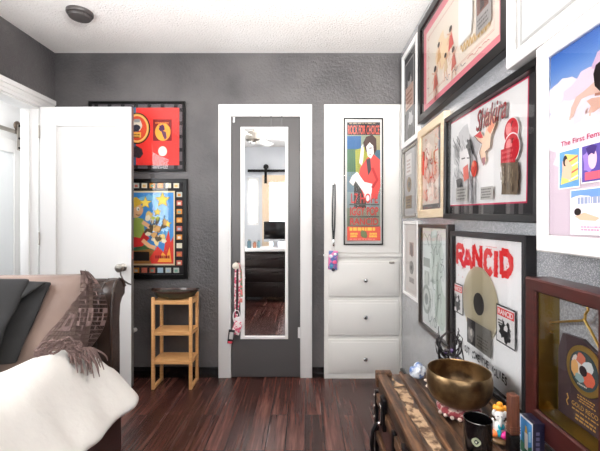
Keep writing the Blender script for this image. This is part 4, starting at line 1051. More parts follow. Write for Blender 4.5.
# ================================================================= pictures on the back wall
Yp = YB
def bxy(px0, px1, py0, py1, y): return ((px0 - VX) * y / F, (px1 - VX) * y / F, EYE - (py1 - VY) * y / F, EYE - (py0 - VY) * y / F)
x0, x1, z0, z1 = bxy(88, 184.6, 101, 171, YB - .03)
r = picture('framed_award', 'black-framed red award with a gold oval record above the open white door', YB, x0, x1, z0, z1, .03, .018, M_BLACKW, mat('dark_grey_band', (86, 80, 84), .5), .010)
hw, hh = (x1 - x0) / 2, (z1 - z0) / 2
a = art(r, .010, False)
for s in (-1, 1):
    for k in range(7): a.rect((-.31 + k * .1 - .014, s * (hh - .019)), (-.31 + k * .1 + .014, s * (hh - .046)), (16, 14, 15), False)
    for k in range(5): a.rect((s * (hw - .019), -.2 + k * .1 - .014), (s * (hw - .046), -.2 + k * .1 + .014), (16, 14, 15), False)
a.rect((-hw + .046, -hh + .046), (hw - .046, hh - .046), (226, 58, 52), False)
a.rect((-hw + .046, -hh + .046), a.P(136.2, 107.5), (78, 110, 142), False)
a.poly([(128, 158), (131, 148), (137, 146), (142, 149), (143.4, 154), (140, 158.5), (134, 157)], (58, 52, 58))
a.rect((153.2, 119.4), (172, 141.0), (120, 28, 30)); a.ell((163, 132), .058, .068, (240, 164, 62)); a.lines((155, 121.5), (171, 124.5), 1, (216, 120, 60)); a.blob((162, 128), .022, .026, (74, 40, 84), seed=3); a.poly([(161, 130), (166, 132), (167, 138), (165, 140), (163, 136)], (96, 60, 90))
a.ell((162.8, 151.3), .033, .037, (238, 230, 214)); a.ell((162.8, 151.3), .016, .018, (206, 214, 206))
a.stroke([(152, 144), (153, 152), (153.5, 164)], .004, (240, 110, 100))
a.build('print', r)
cc = a.P(137.4, 128.5)
q = MB(); q.loft([[(cc[0] + sx * math.cos(t) * .098, y_, cc[1] + sx * math.sin(t) * .118) for t in [2 * PI * i / 40 for i in range(40)]] for (sx, y_) in ((1, -.0125), (1, -.0145), (.96, -.016), (.05, -.0165))]); o = q.build('record', M_BLACKW, r)
a2 = Art(r, -.0168); a2.ell(cc, .090, .110, (214, 160, 74), False, 40); a2.ell(cc, .084, .103, (240, 204, 120), False, 40); a2.ell(cc, .074, .092, (214, 84, 54), False, 40); a2.blob((cc[0], cc[1] + .02), .045, .05, (222, 216, 200), False, 14, .2, 4); a2.blob((cc[0] - .005, cc[1] + .0), .03, .024, (52, 56, 70), False, 12, .25, 5); a2.rect((cc[0] - .028, cc[1] - .07), (cc[0] + .03, cc[1] - .03), (236, 190, 90), False); a2.lines((cc[0] - .03, cc[1] - .04), (cc[0] + .03, cc[1] - .075), 2, (90, 50, 40), False); a2.rect((cc[0] - .022, cc[1] + .045), (cc[0] + .022, cc[1] + .07), (150, 160, 160), False)
a2.build('printed_face', o)

x0, x1, z0, z1 = bxy(96, 187, 178.8, 279, YB - .03)
r = picture('framed_award', 'black-framed colourful cartoon print with a filmstrip border, half behind the open door', YB, x0, x1, z0, z1, .03, .03, M_BLACKW, M_MATBK, .012)
hw, hh = (x1 - x0) / 2, (z1 - z0) / 2
a = art(r, .012, False); rn = random.Random(41)
pc = [(232, 226, 206), (206, 110, 90), (120, 170, 150), (226, 190, 120), (170, 190, 206), (224, 150, 60), (196, 200, 190)]
def stamp(px, py):
    c = a.P(px, py); a.rect((c[0] - .021, c[1] - .019), (c[0] + .021, c[1] + .019), rn.choice(pc), False); a.rect((c[0] - .013, c[1] - .012), (c[0] + .010, c[1] + .006), rn.choice(pc), False)
for px in range(104, 182, 8): stamp(px + .5, 185.6); stamp(px + .5, 270.2)
for k in range(9): stamp(179.6, 194.6 + k * 8.5)
a.rect((105, 191), (175.2, 265.2), (222, 206, 168)); a.rect((106.2, 192.6), (173.8, 263.6), (74, 150, 212))
for k in range(5): a.stroke([(143 + k * 5, 195), (153 + k * 4, 205), (159 + k * 2.6, 218), (163 + k * 1.8, 236)][:4 if k < 4 else 3], .028, (120, 186, 222) if k % 2 else (92, 160, 210))
a.stroke([(132, 205), (142, 199), (156, 197)], .03, (130, 196, 226))
a.poly([(106.2, 263.6), (106.2, 243), (128, 240), (140, 248), (150, 244), (160, 254), (160, 263.6)], (48, 150, 138)); a.poly([(130, 253), (142, 244), (152, 247), (150, 258), (130, 262)], (86, 130, 80)); a.poly([(124, 263.6), (126, 252), (150, 249), (173.8, 256), (173.8, 263.6)], (176, 120, 60))
a.poly([(150, 258), (158, 246), (164, 252), (166, 240), (169, 230), (171, 242), (173.8, 236), (173.8, 263.6), (152, 263.6)], (216, 60, 44)); a.poly([(158, 262), (163, 252), (167, 256), (170, 247), (172, 262)], (244, 176, 70))
# plain generic cartoon child
a.poly([(130, 241), (131, 226), (136, 217), (144, 219), (145, 233), (140, 242)], (170, 190, 96)); a.ell((135, 210), .066, .06, (240, 196, 150)); a.poly([(126, 206), (129, 199), (137, 197), (144, 203), (138, 206), (131, 210)], (232, 196, 70)); a.ell((138.6, 209), .012, .015, (250, 250, 246)); a.ell((139, 209.4), .005, .007, (30, 26, 26)); a.stroke([(136.5, 214.5), (139, 215.4), (141, 214.6)], .006, (150, 60, 50)); a.stroke([(143, 222), (149, 226), (152, 231)], .03, (240, 196, 150)); a.poly([(128, 243), (130, 236), (141, 238), (144, 232), (150, 238), (143, 246), (131, 248)], (196, 44, 44)); a.stroke([(143, 240), (150, 246), (156, 248)], .03, (240, 190, 140))
def star(px, py, s, c):
    o_ = a.P(px, py); a.poly([(o_[0] + (s if i % 2 == 0 else s * .45) * math.sin(i * PI / 5), o_[1] + (s if i % 2 == 0 else s * .45) * math.cos(i * PI / 5)) for i in range(10)], c, False)
for (px, py, s) in ((146, 203, .045), (163, 200, .055), (158, 212, .03), (168, 224, .03)): star(px, py, s * 1.15, (140, 110, 50)); star(px, py, s, (244, 214, 96))
for k in range(22):
    px, py = rn.uniform(148, 166), rn.uniform(214, 244); a.blob((px, py), rn.uniform(.012, .03), rn.uniform(.012, .028), rn.choice([(236, 214, 150), (226, 196, 120), (206, 160, 96), (236, 226, 196), (92, 80, 60), (190, 200, 90)]), seed=k)
for k in range(10):
    px, py = rn.uniform(148, 164), rn.uniform(214, 242); a.stroke([(px, py), (px + 2, py - 3), (px + 3, py - 7)], .006, (70, 56, 44))
a.rect((134, 251.6), (150, 260.6), (20, 18, 18)); a.lines((155.5, 255), (172.5, 258.6), 1, (150, 24, 24), fill=.8)
a.build('print', r)

# ---- tall gig poster on the cabinet door
x0, x1, z0, z1 = bxy(343.8, 383.2, 117.8, 245, YB - .05)
r = picture('framed_poster', 'tall narrow concert poster with a red-jacketed figure on the white cupboard door', YB - .034, x0, x1, z0, z1, .016, .009, M_BLACKW, M_MATW, .006)
a = Art(r, -.0066, ('y', YB - .0346 - .0066)); hw, hh = (x1 - x0) / 2, (z1 - z0) / 2
X0, X1, Z0, Z1 = a.rect((347, 122.2), (380.2, 240.5), (148, 160, 138))
a.rect((347, 122.2), (380.2, 124.4), (44, 40, 44)); a.lines((348.5, 122.6), (379.5, 124), 1, (170, 150, 120), fill=.7)
a.rect((347, 124.4), (380.2, 135), (40, 36, 44)); A_, B_ = a.P(348, 125.4), a.P(379.4, 134.4); a.text('ROCK FOR CHOICE', (A_[0], A_[1]), (B_[0], B_[1]), (232, 96, 74), False, fat=.012)
a.rect((347, 136), (361, 149), (60, 110, 160)); a.rect((347, 149), (358, 180), (84, 124, 96)); a.rect((371, 136), (380.2, 150), (170, 160, 120)); a.poly([(355, 150), (368, 146), (369, 176), (356, 182)], (178, 178, 76)); a.rect((375, 150), (380.2, 164), (70, 110, 130)); a.rect((347, 172), (356, 194), (126, 150, 160)); a.rect((347, 192), (380.2, 208), (150, 170, 172)); a.rect((354, 176), (366, 208), (66, 66, 60))
for j in range(12):
    for i in range(5): a.ell((349 + i * 2.2, 150.5 + j * 2.3), .0035, .0035, (120, 150, 90), n=6)
# figure: dark hair, pale face, red jacket, white paper
a.poly([(357.5, 182), (360, 168), (367, 158), (374, 155), (379.6, 160), (380.2, 186), (377, 198), (364, 199), (362, 192)], (222, 74, 68)); a.poly([(363, 143), (366, 137), (372, 135), (376, 139), (376.4, 150), (373.5, 156), (366, 152)], (74, 54, 50)); a.poly([(366, 147), (369.4, 142.6), (373, 146), (373.6, 154), (370.6, 159), (367.4, 156)], (238, 226, 220)); a.stroke([(369, 148.4), (371.6, 148.2)], .008, (50, 40, 44)); a.stroke([(369, 155), (370.8, 155)], .006, (196, 60, 60))
a.poly([(359, 163), (361, 147), (362.6, 144.4), (363.6, 150), (363, 160), (361.6, 166)], (240, 230, 224)); a.poly([(366, 160), (370, 158), (371, 170), (368, 176)], (60, 52, 56)); a.poly([(352, 176), (357, 172), (364, 182), (372, 184), (371, 199), (366, 202), (363, 192)], (240, 240, 238)); a.poly([(352, 176), (356, 180), (353, 186), (349, 182)], (236, 226, 220)); a.stroke([(372, 168), (377, 180), (372, 188)], .02, (180, 40, 42))
RD2 = (206, 78, 74)
for (t_, u, v) in (('L7 HOPE', (351, 193.5), (377.5, 203.5)), ('IGGY POP', (350, 207), (378, 215.5)), ('RANCID', (350, 218), (378, 225))):
    a.rect((349.2, v[1] + .6), (378.8, v[1] + 1.8), (90, 100, 96)); a.text(t_, a.P(*u), a.P(*v), RD2, False, fat=.02)
a.rect((347, 226.6), (380.2, 240.5), (222, 92, 76)); a.lines((348.5, 227.2), (379, 231), 1, (246, 206, 90), fill=.8); a.lines((350, 232.4), (358.5, 237.6), 2, (246, 206, 90), fill=.7); a.lines((368.5, 232.4), (378, 237.6), 2, (246, 206, 90), fill=.7, seed=6); a.blob((363.6, 234.2), .025, .03, (110, 120, 84), seed=4); a.lines((348.5, 238.2), (379, 240.2), 1, (240, 150, 140))
a.build('print', r)
# ================================================================= trunk
TZ = .52
M_TW = mat('worn_trunk_wood', (44, 29, 22), .42, bump=(60, .3, .003), vary=(3, (124, 88, 60), .36, .74, (26, 3, 26)))
M_TD = mat('dark_trunk_panel', (44, 33, 27), .42, bump=(40, .4, .003), vary=(5, (108, 82, 62), .40, .72, (9, 2, 9)))
M_TL = mat('oxblood_trunk_leather', (52, 32, 30), .4, bump=(90, .3, .002), vary=(6, (88, 58, 52), .3, .7))
M_TAN = mat('peeled_tan_layer', (168, 140, 110), .85, bump=(120, .8, .005), vary=(34, (84, 60, 42), .44, .60))
M_EDGE = mat('black_trunk_iron', (30, 28, 30), .35, .7, bump=(50, .3, .002))
tx0, tx1, ty0, ty1 = .318, .706, .74, 1.622
tr = thing('trunk', 'old wooden steamer trunk with worn slats along the silver-grey wall', 'trunk', ((tx0 + tx1) / 2, (ty0 + ty1) / 2, 0))
cx, cy = (tx0 + tx1) / 2, (ty0 + ty1) / 2
def tb(name, m, *b, bev=.003, parent=tr):
    return bxobj(name, m, parent, b[0] - cx, b[1] - cx, b[2] - cy, b[3] - cy, b[4], b[5], bev=bev)
tb('body', M_TL, tx0, tx1, ty0, ty1, .03, TZ - .075)
lid = tb('lid', M_TD, tx0, tx1, ty0, ty1, TZ - .073, TZ - .012)
for (a_, b_) in ((tx0 - .006, .352), (.412, .426), (.462, .472), (.508, .522), (.560, .570), (.606, .620), (tx1 - .032, tx1 + .004)):
    tb('lid_slat', M_TW, a_, b_, ty0 - .004, ty1 + .002, TZ - .02, TZ - (.0 if a_ != .0 else 0), bev=.004)
for (a_, b_) in ((tx0 - .012, .335),):
    pass
for y_ in (ty0 - .006, ty1 - .028):
    for (a_, b_) in ((tx0 - .010, .376), (tx1 - .05, tx1 + .008)):
        tb('corner_cap', M_TW, a_, b_, y_, y_ + .036, TZ - .06, TZ + .004, bev=.004)
# peeled patch between the first slats
rn = random.Random(8); q = MB(); lft, rgt = [], []
n = 40
for i in range(n + 1):
    f = i / n; y_ = 1.585 - .60 * f
    l = .354 + .012 * (1 - f) + .012 * noise.noise(Vector((f * 9, 0, 0))) + .004 * rn.uniform(-1, 1) + (.022 * sm(.45, 1, f)); r_ = .405 - .016 * (f < .12) - .022 * max(0, noise.noise(Vector((f * 11, 5, 0)))) - .004 * abs(rn.uniform(-1, 1)) + .0 * f
    if f < .06: l += .008; r_ -= .01
    lft.append((l - cx, y_ - cy)); rgt.append((r_ - cx, y_ - cy))
for i in range(n):
    if .14 < i / n < .17: continue
    q.box(0, 0, 0, 0, 0, 0) if False else None
    z = TZ - .0105
    P = [(lft[i][0], lft[i][1], z), (rgt[i][0], rgt[i][1], z), (rgt[i + 1][0], rgt[i + 1][1], z), (lft[i + 1][0], lft[i + 1][1], z)]
    q.poly(P); q.poly([(a_[0], a_[1], z - .0012) for a_ in reversed(P)])
    for s in ((0, 3), (2, 1)): 
        a_, b_ = P[s[0]], P[s[1]]; q.poly([a_, b_, (b_[0], b_[1], z - .0012), (a_[0], a_[1], z - .0012)])
bmesh.ops.remove_doubles(q.bm, verts=list(q.bm.verts), dist=.0002)
q.build('peeled_patch', M_TAN, tr, False)
# front: slats, iron bands, latches, leather handle
for z_ in (.08, .24, .40):
    tb('front_slat', M_TW, tx0 - .012, tx0 + .001, ty0 + .002, ty1 - .002, z_, z_ + .04)
for y_ in (ty1 - .036, 1.27, .98, ty0 + .004):
    tb('iron_band', M_EDGE, tx0 - .016, tx0 - .0005, y_, y_ + .032, .03, TZ - .075)
for y_ in (1.44, 1.12, .86):
    q = MB(); q.box(tx0 - .022 - cx, tx0 - .006 - cx, y_ - .028 - cy, y_ + .028 - cy, TZ - .15, TZ - .03, bev=.004)
    l_ = q.build('latch', M_EDGE, tr)
    q = MB(); q.box(tx0 - .03 - cx, tx0 - .02 - cx, y_ - .014 - cy, y_ + .014 - cy, TZ - .125, TZ - .055, bev=.003); q.ball((tx0 - .028 - cx, y_ - cy, TZ - .13), .009); q.build('hasp', M_CHROME if y_ > 1.4 else M_EDGE, l_)
q = MB(); q.tube([(tx0 - .014 - cx, 1.555 - cy, .33), (tx0 - .035 - cx, 1.545 - cy, .30), (tx0 - .04 - cx, 1.54 - cy, .25), (tx0 - .035 - cx, 1.545 - cy, .20), (tx0 - .014 - cx, 1.555 - cy, .17)], .009, 8); q.build('handle', M_EDGE, tr)
for y_ in (ty0 + .02, ty1 - .02):
    for i in range(9):
        q = MB(); q.ball((tx0 - .017 - cx, y_ - cy, .05 + i * .047), .006, seg=8); q.build('rivet', M_NICKEL, tr)
for (a_, b_) in ((tx0 + .02, ty0 + .03), (tx0 + .02, ty1 - .03), (tx1 - .02, ty0 + .03), (tx1 - .02, ty1 - .03)):
    q = MB(); q.lathe([(.001, 0), (.016, 0), (.018, .01), (.016, .03), (.001, .03)], 14, (a_ - cx, b_ - cy, 0)); q.build('foot', M_EDGE, tr)

# ================================================================= things on the trunk
LZ = TZ + .0003
c = Vector((.530, 1.275, LZ))
r = thing('bowl_cushion', 'flat red patterned ring cushion under the bronze bowl', 'cushion', c)
q = MB(); q.lathe([(.03, .004), (.045, .0), (.060, .0), (.070, .008), (.073, .018), (.068, .028), (.052, .031), (.04, .027), (.03, .016), (.03, .004)], 36); q.build('ring', mat('red_brocade', (140, 34, 44), .7, vary=(46, (222, 190, 176), .48, .56), sheen=.3), r)
q = MB()
for i in range(7):
    t = 3.4 + i * .32; q.ball((.073 * math.cos(t), .073 * math.sin(t), .009), .007, .007, .006, 8)
q.build('tassel_knot', mat('cream_cord', (214, 190, 176), .8), r)
M_BRONZE = mat('hammered_bronze', (142, 116, 82), .33, .9, bump=(38, .35, .004), vary=(16, (80, 62, 44), .42, .66))
prof = [(.001, 0), (.05, .0), (.075, .008), (.095, .024), (.108, .048), (.1125, .075), (.111, .1), (.1085, .116), (.1065, .1185), (.1045, .116), (.1065, .1), (.108, .075), (.1035, .05), (.091, .028), (.073, .0135), (.05, .006), (.001, .005)]
q = MB(); q.lathe([(a_ * .955, b_ * .97) for a_, b_ in prof], 56); o = q.build('singing_bowl', M_BRONZE); o.location = (.530, 1.275, LZ + .0308); tag(o, 'hammered bronze singing bowl on a red ring cushion', 'bowl')
# blue and white lump
q = MB(); M_BW = mat('blue_white_stone', (224, 230, 238), .35, bump=(50, .3, .003), vary=(34, (72, 104, 160), .47, .58))
q.ball((0, 0, .024), .031, .026, .024, 16); q.ball((.004, 0, .05), .019, .018, .019, 14); q.ball((-.020, -.006, .036), .014, .014, .016, 12); q.ball((.022, -.004, .034), .012, .012, .016, 12); q.ball((.0, -.02, .04), .012, .01, .012, 12)
for v in q.bm.verts: v.co += Vector(noise.noise_vector(v.co * 45)) * .004
for v in q.bm.verts: v.co.z = max(0, v.co.z)
o = q.build('ornament', M_BW, None, True, 60); o.location = (.469, 1.545, LZ); tag(o, 'small blue and white lumpy stone ornament at the far end of the trunk', 'ornament')
for k, (px, py) in enumerate(((426.3, 381.5), (428.2, 387.5))):
    d = (EYE - TZ) * F / (py - VY); q = MB(); q.ball((0, 0, .006), .011, .008, .006, 10)
    for v in q.bm.verts: v.co += Vector(noise.noise_vector(v.co * 120 + Vector((k, 0, 0)))) * .0015; v.co.z = max(0, v.co.z)
    o = q.build('shell', mat('pale_shell', (222, 202, 186), .5)); o.location = ((px - VX) * d / F, d, LZ); o['group'] = 'pale shells by the bowl'
    tag(o, ('pale shell nearer the blue and white ornament', 'pale shell nearer the bronze bowl')[k], 'shell')
# black metal branch sculpture behind the bowl
bc = Vector((.575, 1.462, LZ))
r = thing('sculpture', 'dark metal filigree sculpture with an arched stem behind the bronze bowl', 'sculpture', bc)
M_SC = mat('dark_pewter', (66, 62, 64), .32, .85)
q = MB(); q.lathe([(.001, 0), (.03, 0), (.03, .006), (.012, .012), (.008, .02), (.001, .02)], 20); q.build('base', M_SC, r)
q = MB(); q.tube([(-.006, 0, .015), (-.030, 0, .06), (-.045, 0, .12), (-.046, 0, .165), (-.034, 0, .200), (-.010, 0, .221), (.014, 0, .212), (.034, 0, .182), (.044, -.004, .145), (.052, -.006, .10)], [.006, .005, .005, .0045, .0045, .004, .004, .0035, .003, .002], 8); q.build('arch', M_SC, r)
q = MB(); rn = random.Random(3)
q.tube([(0, 0, .015), (-.004, 0, .08), (-.008, 0, .13), (-.002, 0, .185)], [.006, .005, .004, .002], 8)
for k in range(16):
    z = rn.uniform(.085, .165); s = -1 if k % 2 else 1; L = rn.uniform(.018, .038)
    p0 = Vector((-.006, 0, z)); pts = [p0]
    for t in range(7):
        an = t * .65; pts.append(p0 + Vector((s * (L * .5 + L * .5 * math.sin(an - 1) + .008 * t * .5), rn.uniform(-.012, .012), .012 * t - .010 * math.sin(an * 1.4))))
    q.tube(pts, [.0032, .003, .0028, .0026, .0022, .002, .0016, .0012][:len(pts)], 6)
q.build('filigree', M_SC, r)
for k in range(9):
    q = MB(); q.ball((rn.uniform(-.035, .03), rn.uniform(-.016, -.004), rn.uniform(.09, .165)), rn.uniform(.005, .009), seg=10); q.build('bead', mat('amethyst_bead', (84, 66, 104), .25) if k % 2 else M_SC, r)
# black glass candle
cd = Vector((.463, .992, LZ)); R_ = .0362; hh = .128
r = thing('candle_jar', 'tall black glass candle jar with a pale eye mark at the trunk edge', 'candle', cd)
M_BG = mat('black_glass', (12, 11, 12), .08, coat=.5)
q = MB(); q.lathe([(.001, 0), (R_ * .94, 0), (R_ * .97, .004), (R_, .12), (R_ + .0005, hh), (R_ - .0012, hh + .0012), (R_ - .003, hh - .001), (R_ - .004, .07), (.001, .068)], 40); q.build('jar', M_BG, r)
q = MB(); q.lathe([(.001, .0685), (R_ - .0045, .0685), (R_ - .0045, .071), (.006, .0725), (.001, .0725)], 30); q.build('wax', mat('dark_wax', (38, 30, 32), .5), r)
q = MB(); q.tube([(0, 0, .072), (.001, 0, .08), (.003, .001, .085)], .0012, 6); q.build('wick', mat('burnt_wick', (20, 18, 18), .9), r)
def on_jar(ang, z, k): return (k * R_ * math.cos(ang), k * R_ * math.sin(ang), z)
a0 = math.atan2(-cd.y, -cd.x) - .10
q = MB()
for (w, h, k, m_) in ((.32, .012, 1.010, mat('mark_sage', (150, 156, 128), .5)), (.13, .0062, 1.016, mat('mark_dark', (40, 44, 40), .5)), (.05, .0026, 1.022, mat('mark_pale', (216, 216, 196), .5))):
    q.poly([on_jar(a0 + w * math.cos(t), .082 + h * math.sin(t) * (1 - .25 * abs(math.cos(t))) * 1.0, k) for t in [2 * PI * i / 20 for i in range(20)]], m_)
q.build('eye_mark', None, r, False)
# small bright figurine
fc = Vector((.583, 1.108, LZ))
r = thing('figurine', 'small seated white figurine with orange headdress and bright clothes beside the bronze bowl', 'figurine', fc)
RZ = Matrix.Rotation(-.45, 4, 'Z')
def fb(name, col, parts, parent=r, rough=.4):
    q = MB()
    for (p, s) in parts: q.ball(RZ @ Vector(p), *s, 14)
    return q.build(name, mat(name + '_glaze', col, rough), parent)
q = MB(); q.lathe([(.001, 0), (.026, 0), (.028, .005), (.025, .011), (.001, .012)], 24); q.build('plinth', mat('bronze_plinth', (110, 82, 50), .5), r)
fb('body', (232, 230, 226), [((0, 0, .04), (.019, .015, .022)), ((0, -.003, .074), (.0145, .0135, .016)), ((-.019, -.006, .05), (.006, .006, .017)), ((.019, -.006, .05), (.006, .006, .017)), ((-.014, .0, .080), (.008, .004, .010)), ((.014, .0, .080), (.008, .004, .010)), ((.002, -.017, .060), (.0045, .005, .013))])
fb('headdress', (238, 158, 40), [((0, .004, .095), (.016, .012, .010)), ((0, .004, .106), (.009, .008, .008)), ((.014, .008, .088), (.007, .007, .016)), ((-.013, .008, .090), (.006, .006, .012))])
fb('sash', (30, 150, 166), [((.004, -.013, .047), (.010, .006, .010)), ((-.002, -.012, .028), (.007, .008, .013))])
fb('skirt', (222, 50, 140), [((.014, -.010, .023), (.014, .012, .011))])
fb('trousers', (232, 120, 56), [((-.015, -.010, .023), (.013, .012, .011))])
q = MB()
for sx in (-.005, .005): q.ball(RZ @ Vector((sx, -.0155, .078)), .0017, seg=8)
q.build('eyes', mat('figurine_eye', (20, 18, 18), .3), r)
# wooden flute-like rod
r = thing('wooden_stick', 'slim upright carved wooden stick with a black lower half next to the figurine', 'stick', (.582, 1.036, LZ))
q = MB(); q.box(-.0138, .0138, -.0138, .0138, 0, .062, bev=.002); q.build('holder', M_BLACKGL, r)
q = MB(); q.box(-.0125, .0125, -.0125, .0125, .062, .172, bev=.003)
for z in (.068, .075, .082): q.box(-.0140, .0140, -.0140, .0140, z, z + .004, bev=.001)
q.build('shaft', mat('reddish_wood', (78, 42, 30), .45, vary=(4, (112, 66, 46), .3, .7, (60, 60, 4))), r)
# boxed deck standing against the wall
r = thing('card_box', 'small upright navy box with a bright blue picture between the stick and the shadow box', 'box', (.632, 1.030, LZ))
hx, hy, hz = .016, .03, .107
q = MB(); q.box(-hx, hx, -hy, hy, 0, hz, bev=.001); q.build('box', mat('navy_card', (20, 18, 40), .4), r)
class SideArt(Art): pass
q = MB(); x_ = -hx - .0003
def sp(pts, c, k): q.poly([(x_ - k * .0002, -hy + u * 2 * hy, v * hz) for (u, v) in pts], ink(c))
sp([(.0, .0), (1, .0), (1, 1), (0, 1)], (222, 222, 226), 0); sp([(.06, .05), (.94, .05), (.94, .95), (.06, .95)], (70, 140, 200), 1)
sp([(.06, .05), (.94, .05), (.94, .3), (.6, .42), (.3, .3), (.06, .4)], (46, 96, 70), 2); sp([(.35, .2), (.6, .2), (.62, .6), (.5, .74), (.36, .6)], (240, 236, 226), 3); sp([(.4, .62), (.58, .62), (.56, .8), (.44, .8)], (232, 190, 84), 4); sp([(.62, .3), (.85, .34), (.8, .6), (.66, .56)], (30, 120, 150), 4); sp([(.1, .5), (.3, .44), (.3, .7), (.14, .76)], (150, 200, 226), 4)
q.build('cover_picture', None, r, False)
q = MB()
for i in range(5): q.poly([(-.009 + .0004 * i, -hy - .0004, .02 + i * .014), (.002, -hy - .0004, .02 + i * .014), (.002, -hy - .0004, .029 + i * .014), (-.009 + .0004 * i, -hy - .0004, .029 + i * .014)], ink((90, 86, 112)))
q.build('spine_print', None, r, False)

# ================================================================= behind the camera: desk, screen, fan, door (seen in the mirror)
M_ESP = mat('espresso_wood', (34, 27, 26), .3, vary=(3, (46, 37, 35), .3, .7, (3, 30, 30)))
dx0, dx1, dy0, dy1 = -1.0, -.27, -.42, .14
r = thing('dresser', 'dark wood dresser with a white top reflected in the door mirror', 'dresser', ((dx0 + dx1) / 2, (dy0 + dy1) / 2, 0)); cx, cy = (dx0 + dx1) / 2, (dy0 + dy1) / 2
bxobj('body', M_ESP, r, dx0 - cx, dx1 - cx - .02, dy0 - cy, dy1 - cy - .02, .07, .74)
for (z0_, z1_) in ((.085, .29), (.30, .50), (.51, .70)):
    d = bxobj('drawer', M_ESP, r, dx0 - cx + .02, dx1 - cx - .04, dy1 - cy - .019, dy1 - cy, z0_, z1_, bev=.003)
    for sx in (-.2, .2):
        q = MB(); q.tube([(sx - .05, dy1 - cy + .001, z1_ - .06), (sx - .05, dy1 - cy + .02, z1_ - .06), (sx + .05, dy1 - cy + .02, z1_ - .06), (sx + .05, dy1 - cy + .001, z1_ - .06)], .005, 8); q.build('handle', M_IRON, d)
bxobj('top', M_WHITEF, r, dx0 - cx, dx1 - cx, dy0 - cy, dy1 - cy + .01, .742, .782, bev=.003)
for (a_, b_) in ((dx0 + .05, dy0 + .05), (dx1 - .06, dy0 + .05), (dx0 + .05, dy1 - .06), (dx1 - .045, dy1 - .05)):
    bxobj('leg', M_ESP, r, a_ - .022 - cx, a_ + .022 - cx, b_ - .022 - cy, b_ + .022 - cy, 0, .07, bev=.002)
r = thing('monitor', 'black screen on a silver stand reflected in the door mirror', 'monitor', (-.40, -.20, .7823))
q = MB(); q.box(-.24, .115, -.012, .012, .125, .40, bev=.004); q.build('screen', mat('black_screen', (10, 10, 12), .12), r)
q = MB(); q.box(-.24, .115, -.012, .012, .085, .124, bev=.003); q.build('chin', mat('silver_casing', (196, 198, 202), .3, .6), r)
q = MB(); q.box(-.12, .0, -.07, .07, 0, .008, bev=.002); q.box(-.1, -.02, -.03, -.012, .006, .2, bev=.003); q.build('stand', mat('silver_casing'), r)
rn = random.Random(6)
for k, (px, h, rad, c, lb) in enumerate(((250.5, .13, .03, (96, 120, 130), 'grey-blue jar on the white dresser top, reflected in the mirror'), (255.5, .10, .026, (176, 120, 96), 'terracotta jar on the white dresser top, reflected in the mirror'), (259.3, .12, .024, (120, 150, 160), 'pale teal jar on the white dresser top, reflected in the mirror'))):
    r = thing('jar', lb, 'jar', ((px - 305) * 5.7 / F, -.02 - .03 * k, .7823), group='jars on the dresser')
    q = MB(); q.lathe([(.001, 0), (rad, 0), (rad * 1.05, h * .3), (rad, h * .75), (rad * .6, h * .85), (rad * .6, h * .88), (.001, h * .88)], 20); q.build('body', mat('jar_%d' % k, c, .3), r)
    q = MB(); q.lathe([(.001, h * .881), (rad * .68, h * .881), (rad * .68, h), (.001, h)], 18); q.build('lid', M_NICKEL, r)
# sliding door on the rear wall
r = thing('door_4', 'pale wood sliding door with bright panes reflected in the mirror', 'door', (-.42, YR + .075, .02)); r['kind'] = 'structure'
M_LW = mat('pale_oak', (214, 188, 158), .5, vary=(4, (226, 204, 178), .3, .7, (30, 30, 3)))
q = MB(); a_, b_ = -.30, .36
q.box(a_, a_ + .12, -.02, .02, 0, 1.94); q.box(b_ - .12, b_, -.02, .02, 0, 1.94); q.box(a_ + .12, b_ - .12, -.02, .02, 1.82, 1.94); q.box(a_ + .12, b_ - .12, -.02, .02, 0, .5)
q.build('leaf', M_LW, r, False, bevel=.003)
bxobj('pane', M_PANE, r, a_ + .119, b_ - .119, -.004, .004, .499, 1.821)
r = thing('sliding_door_track', 'black iron sliding door rail reflected in the door mirror', 'door rail', (-.55, YR + .05, 2.04))
bxobj('rail', M_IRON, r, -.42, .55, -.006, .006, -.022, .022)
q = MB()
for x_ in (-.3, .2): q.tube([(x_, -.05, 0), (x_, -.004, 0)], .01, 8)
q.build('wall_spacer', M_IRON, r)
for x_ in (-.11, .40):
    q = MB(); q.lathe([(.001, -.008), (.045, -.008), (.045, .008), (.001, .008)], 20, (x_, .004, .066), None, Matrix.Rotation(PI / 2, 4, 'X')); q.box(x_ - .022, x_ + .022, .046, .052, -.22, .08); q.tube([(x_, 0, .066), (x_, .05, .066)], .008, 8); q.build('hanger_strap', M_IRON, r)
# ceiling fan
fx, fy = -.68, .62
r = thing('ceiling_fan', 'brushed nickel four-bladed ceiling fan reflected at the top of the door mirror', 'ceiling fan', (fx, fy, H))
q = MB(); q.lathe([(.001, 0), (.06, 0), (.055, -.03), (.02, -.04), (.001, -.04)], 24); q.build('canopy', M_NICKEL, r)
q = MB(); q.lathe([(.001, -.09), (.095, -.09), (.112, -.11), (.112, -.19), (.08, -.215), (.001, -.215)], 28); q.tube([(0, 0, -.035), (0, 0, -.095)], .016, 10); q.build('motor', M_NICKEL, r)
for k in range(4):
    M_ = Matrix.Rotation(k * PI / 2 + .32, 4, 'Z') @ Matrix.Rotation(.2, 4, 'X')
    q = MB(); q.box(.16, .52, -.055, .055, -.006, .0, bev=.002, M=M_); q.box(.08, .18, -.015, .015, -.002, .006, bev=.002, M=M_)
    for v in q.bm.verts: v.co = Vector((v.co.x, v.co.y, v.co.z - .15))
    q.build('blade', mat('silver_white_blade', (206, 204, 200), .35), r)
q = MB(); q.lathe([(.001, -.216), (.05, -.216), (.046, -.23), (.001, -.234)], 20); q.build('cap', M_NICKEL, r)

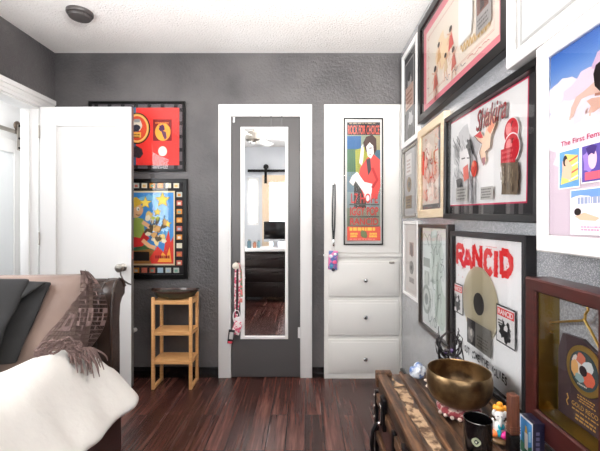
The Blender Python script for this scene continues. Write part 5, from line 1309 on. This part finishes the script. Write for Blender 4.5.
# ================================================================= light
def area(name, loc, rot, sx, sy, e, col=(1, 1, 1)):
    l = bpy.data.lights.new(name, 'AREA'); l.shape = 'RECTANGLE'; l.size = sx; l.size_y = sy; l.energy = e; l.color = col
    o = bpy.data.objects.new(name, l); COL.objects.link(o); o.location = loc; o.rotation_euler = rot; return o
# window lamps just inside the panes; only the small rear one has a mirrored window
area('rear_fill_light', ((RW[1][0] + RW[1][1]) / 2, YR - .01, 1.5), (PI / 2, 0, PI), .45, 1.0, E_REAR, (1, .99, .98))  # added fill at the invented rear window
area('side_fill_light', (XL - .012, (WY0 + WY1) / 2, 1.55), (PI / 2, 0, PI / 2 + PI), 1.1, 1.0, E_SIDE, (.99, .995, 1))  # added fill at the invented left window, brightens the right wall
area('daylight_rear_small', ((RW[0][0] + RW[0][1]) / 2, YR - .015, 1.52), (PI / 2, 0, PI), .12, .7, 4, (1, 1, 1))
o = area('ceiling_fill_light', (.32, .1, 1.72), (PI - .7, 0, .25), .5, .5, E_BNC, (1, .985, .97)); o.data.spread = 2.2  # added fill lamp hanging in mid-air, aimed up to brighten the ceiling
area('hall_side_fill_light', (-2.87, 2.26, 1.475), (PI / 2, 0, -PI / 2), .85, 1.15, E_HW, (.96, .98, 1))  # added fill at the invented hall window, sent through the doorway
area('hall_top_fill_light', (-2.46, 2.6, H - .02), (0, 0, 0), .5, 1.6, E_HALL, (1, .99, .97))  # added lamp with no fixture, whitens the hallway and its sliding door
w = bpy.data.worlds.new('World'); SC.world = w; w.use_nodes = True
w.node_tree.nodes['Background'].inputs[0].default_value = (.85, .92, 1, 1); w.node_tree.nodes['Background'].inputs[1].default_value = 1.0

# ================================================================= camera
cam = bpy.data.cameras.new('camera'); co = bpy.data.objects.new('camera', cam); COL.objects.link(co)
co.location = (0, 0, EYE); co.rotation_euler = (PI / 2, 0, 0)
cam.sensor_fit = 'HORIZONTAL'; cam.sensor_width = 36; cam.lens = F / 600 * 36
cam.shift_x = -5 / 600; cam.shift_y = -3.5 / 600; cam.clip_start = .02
SC.camera = co
vs = SC.view_settings; vs.view_transform = 'Standard'; vs.look = 'None'; vs.gamma = 1; vs.use_curve_mapping = False; vs.exposure = EXPO
SC.cycles.max_bounces = 10; SC.cycles.diffuse_bounces = 6; SC.cycles.glossy_bounces = 5; SC.cycles.transparent_max_bounces = 12
SC.cycles.use_denoising = True; SC.cycles.sample_clamp_indirect = 6.0
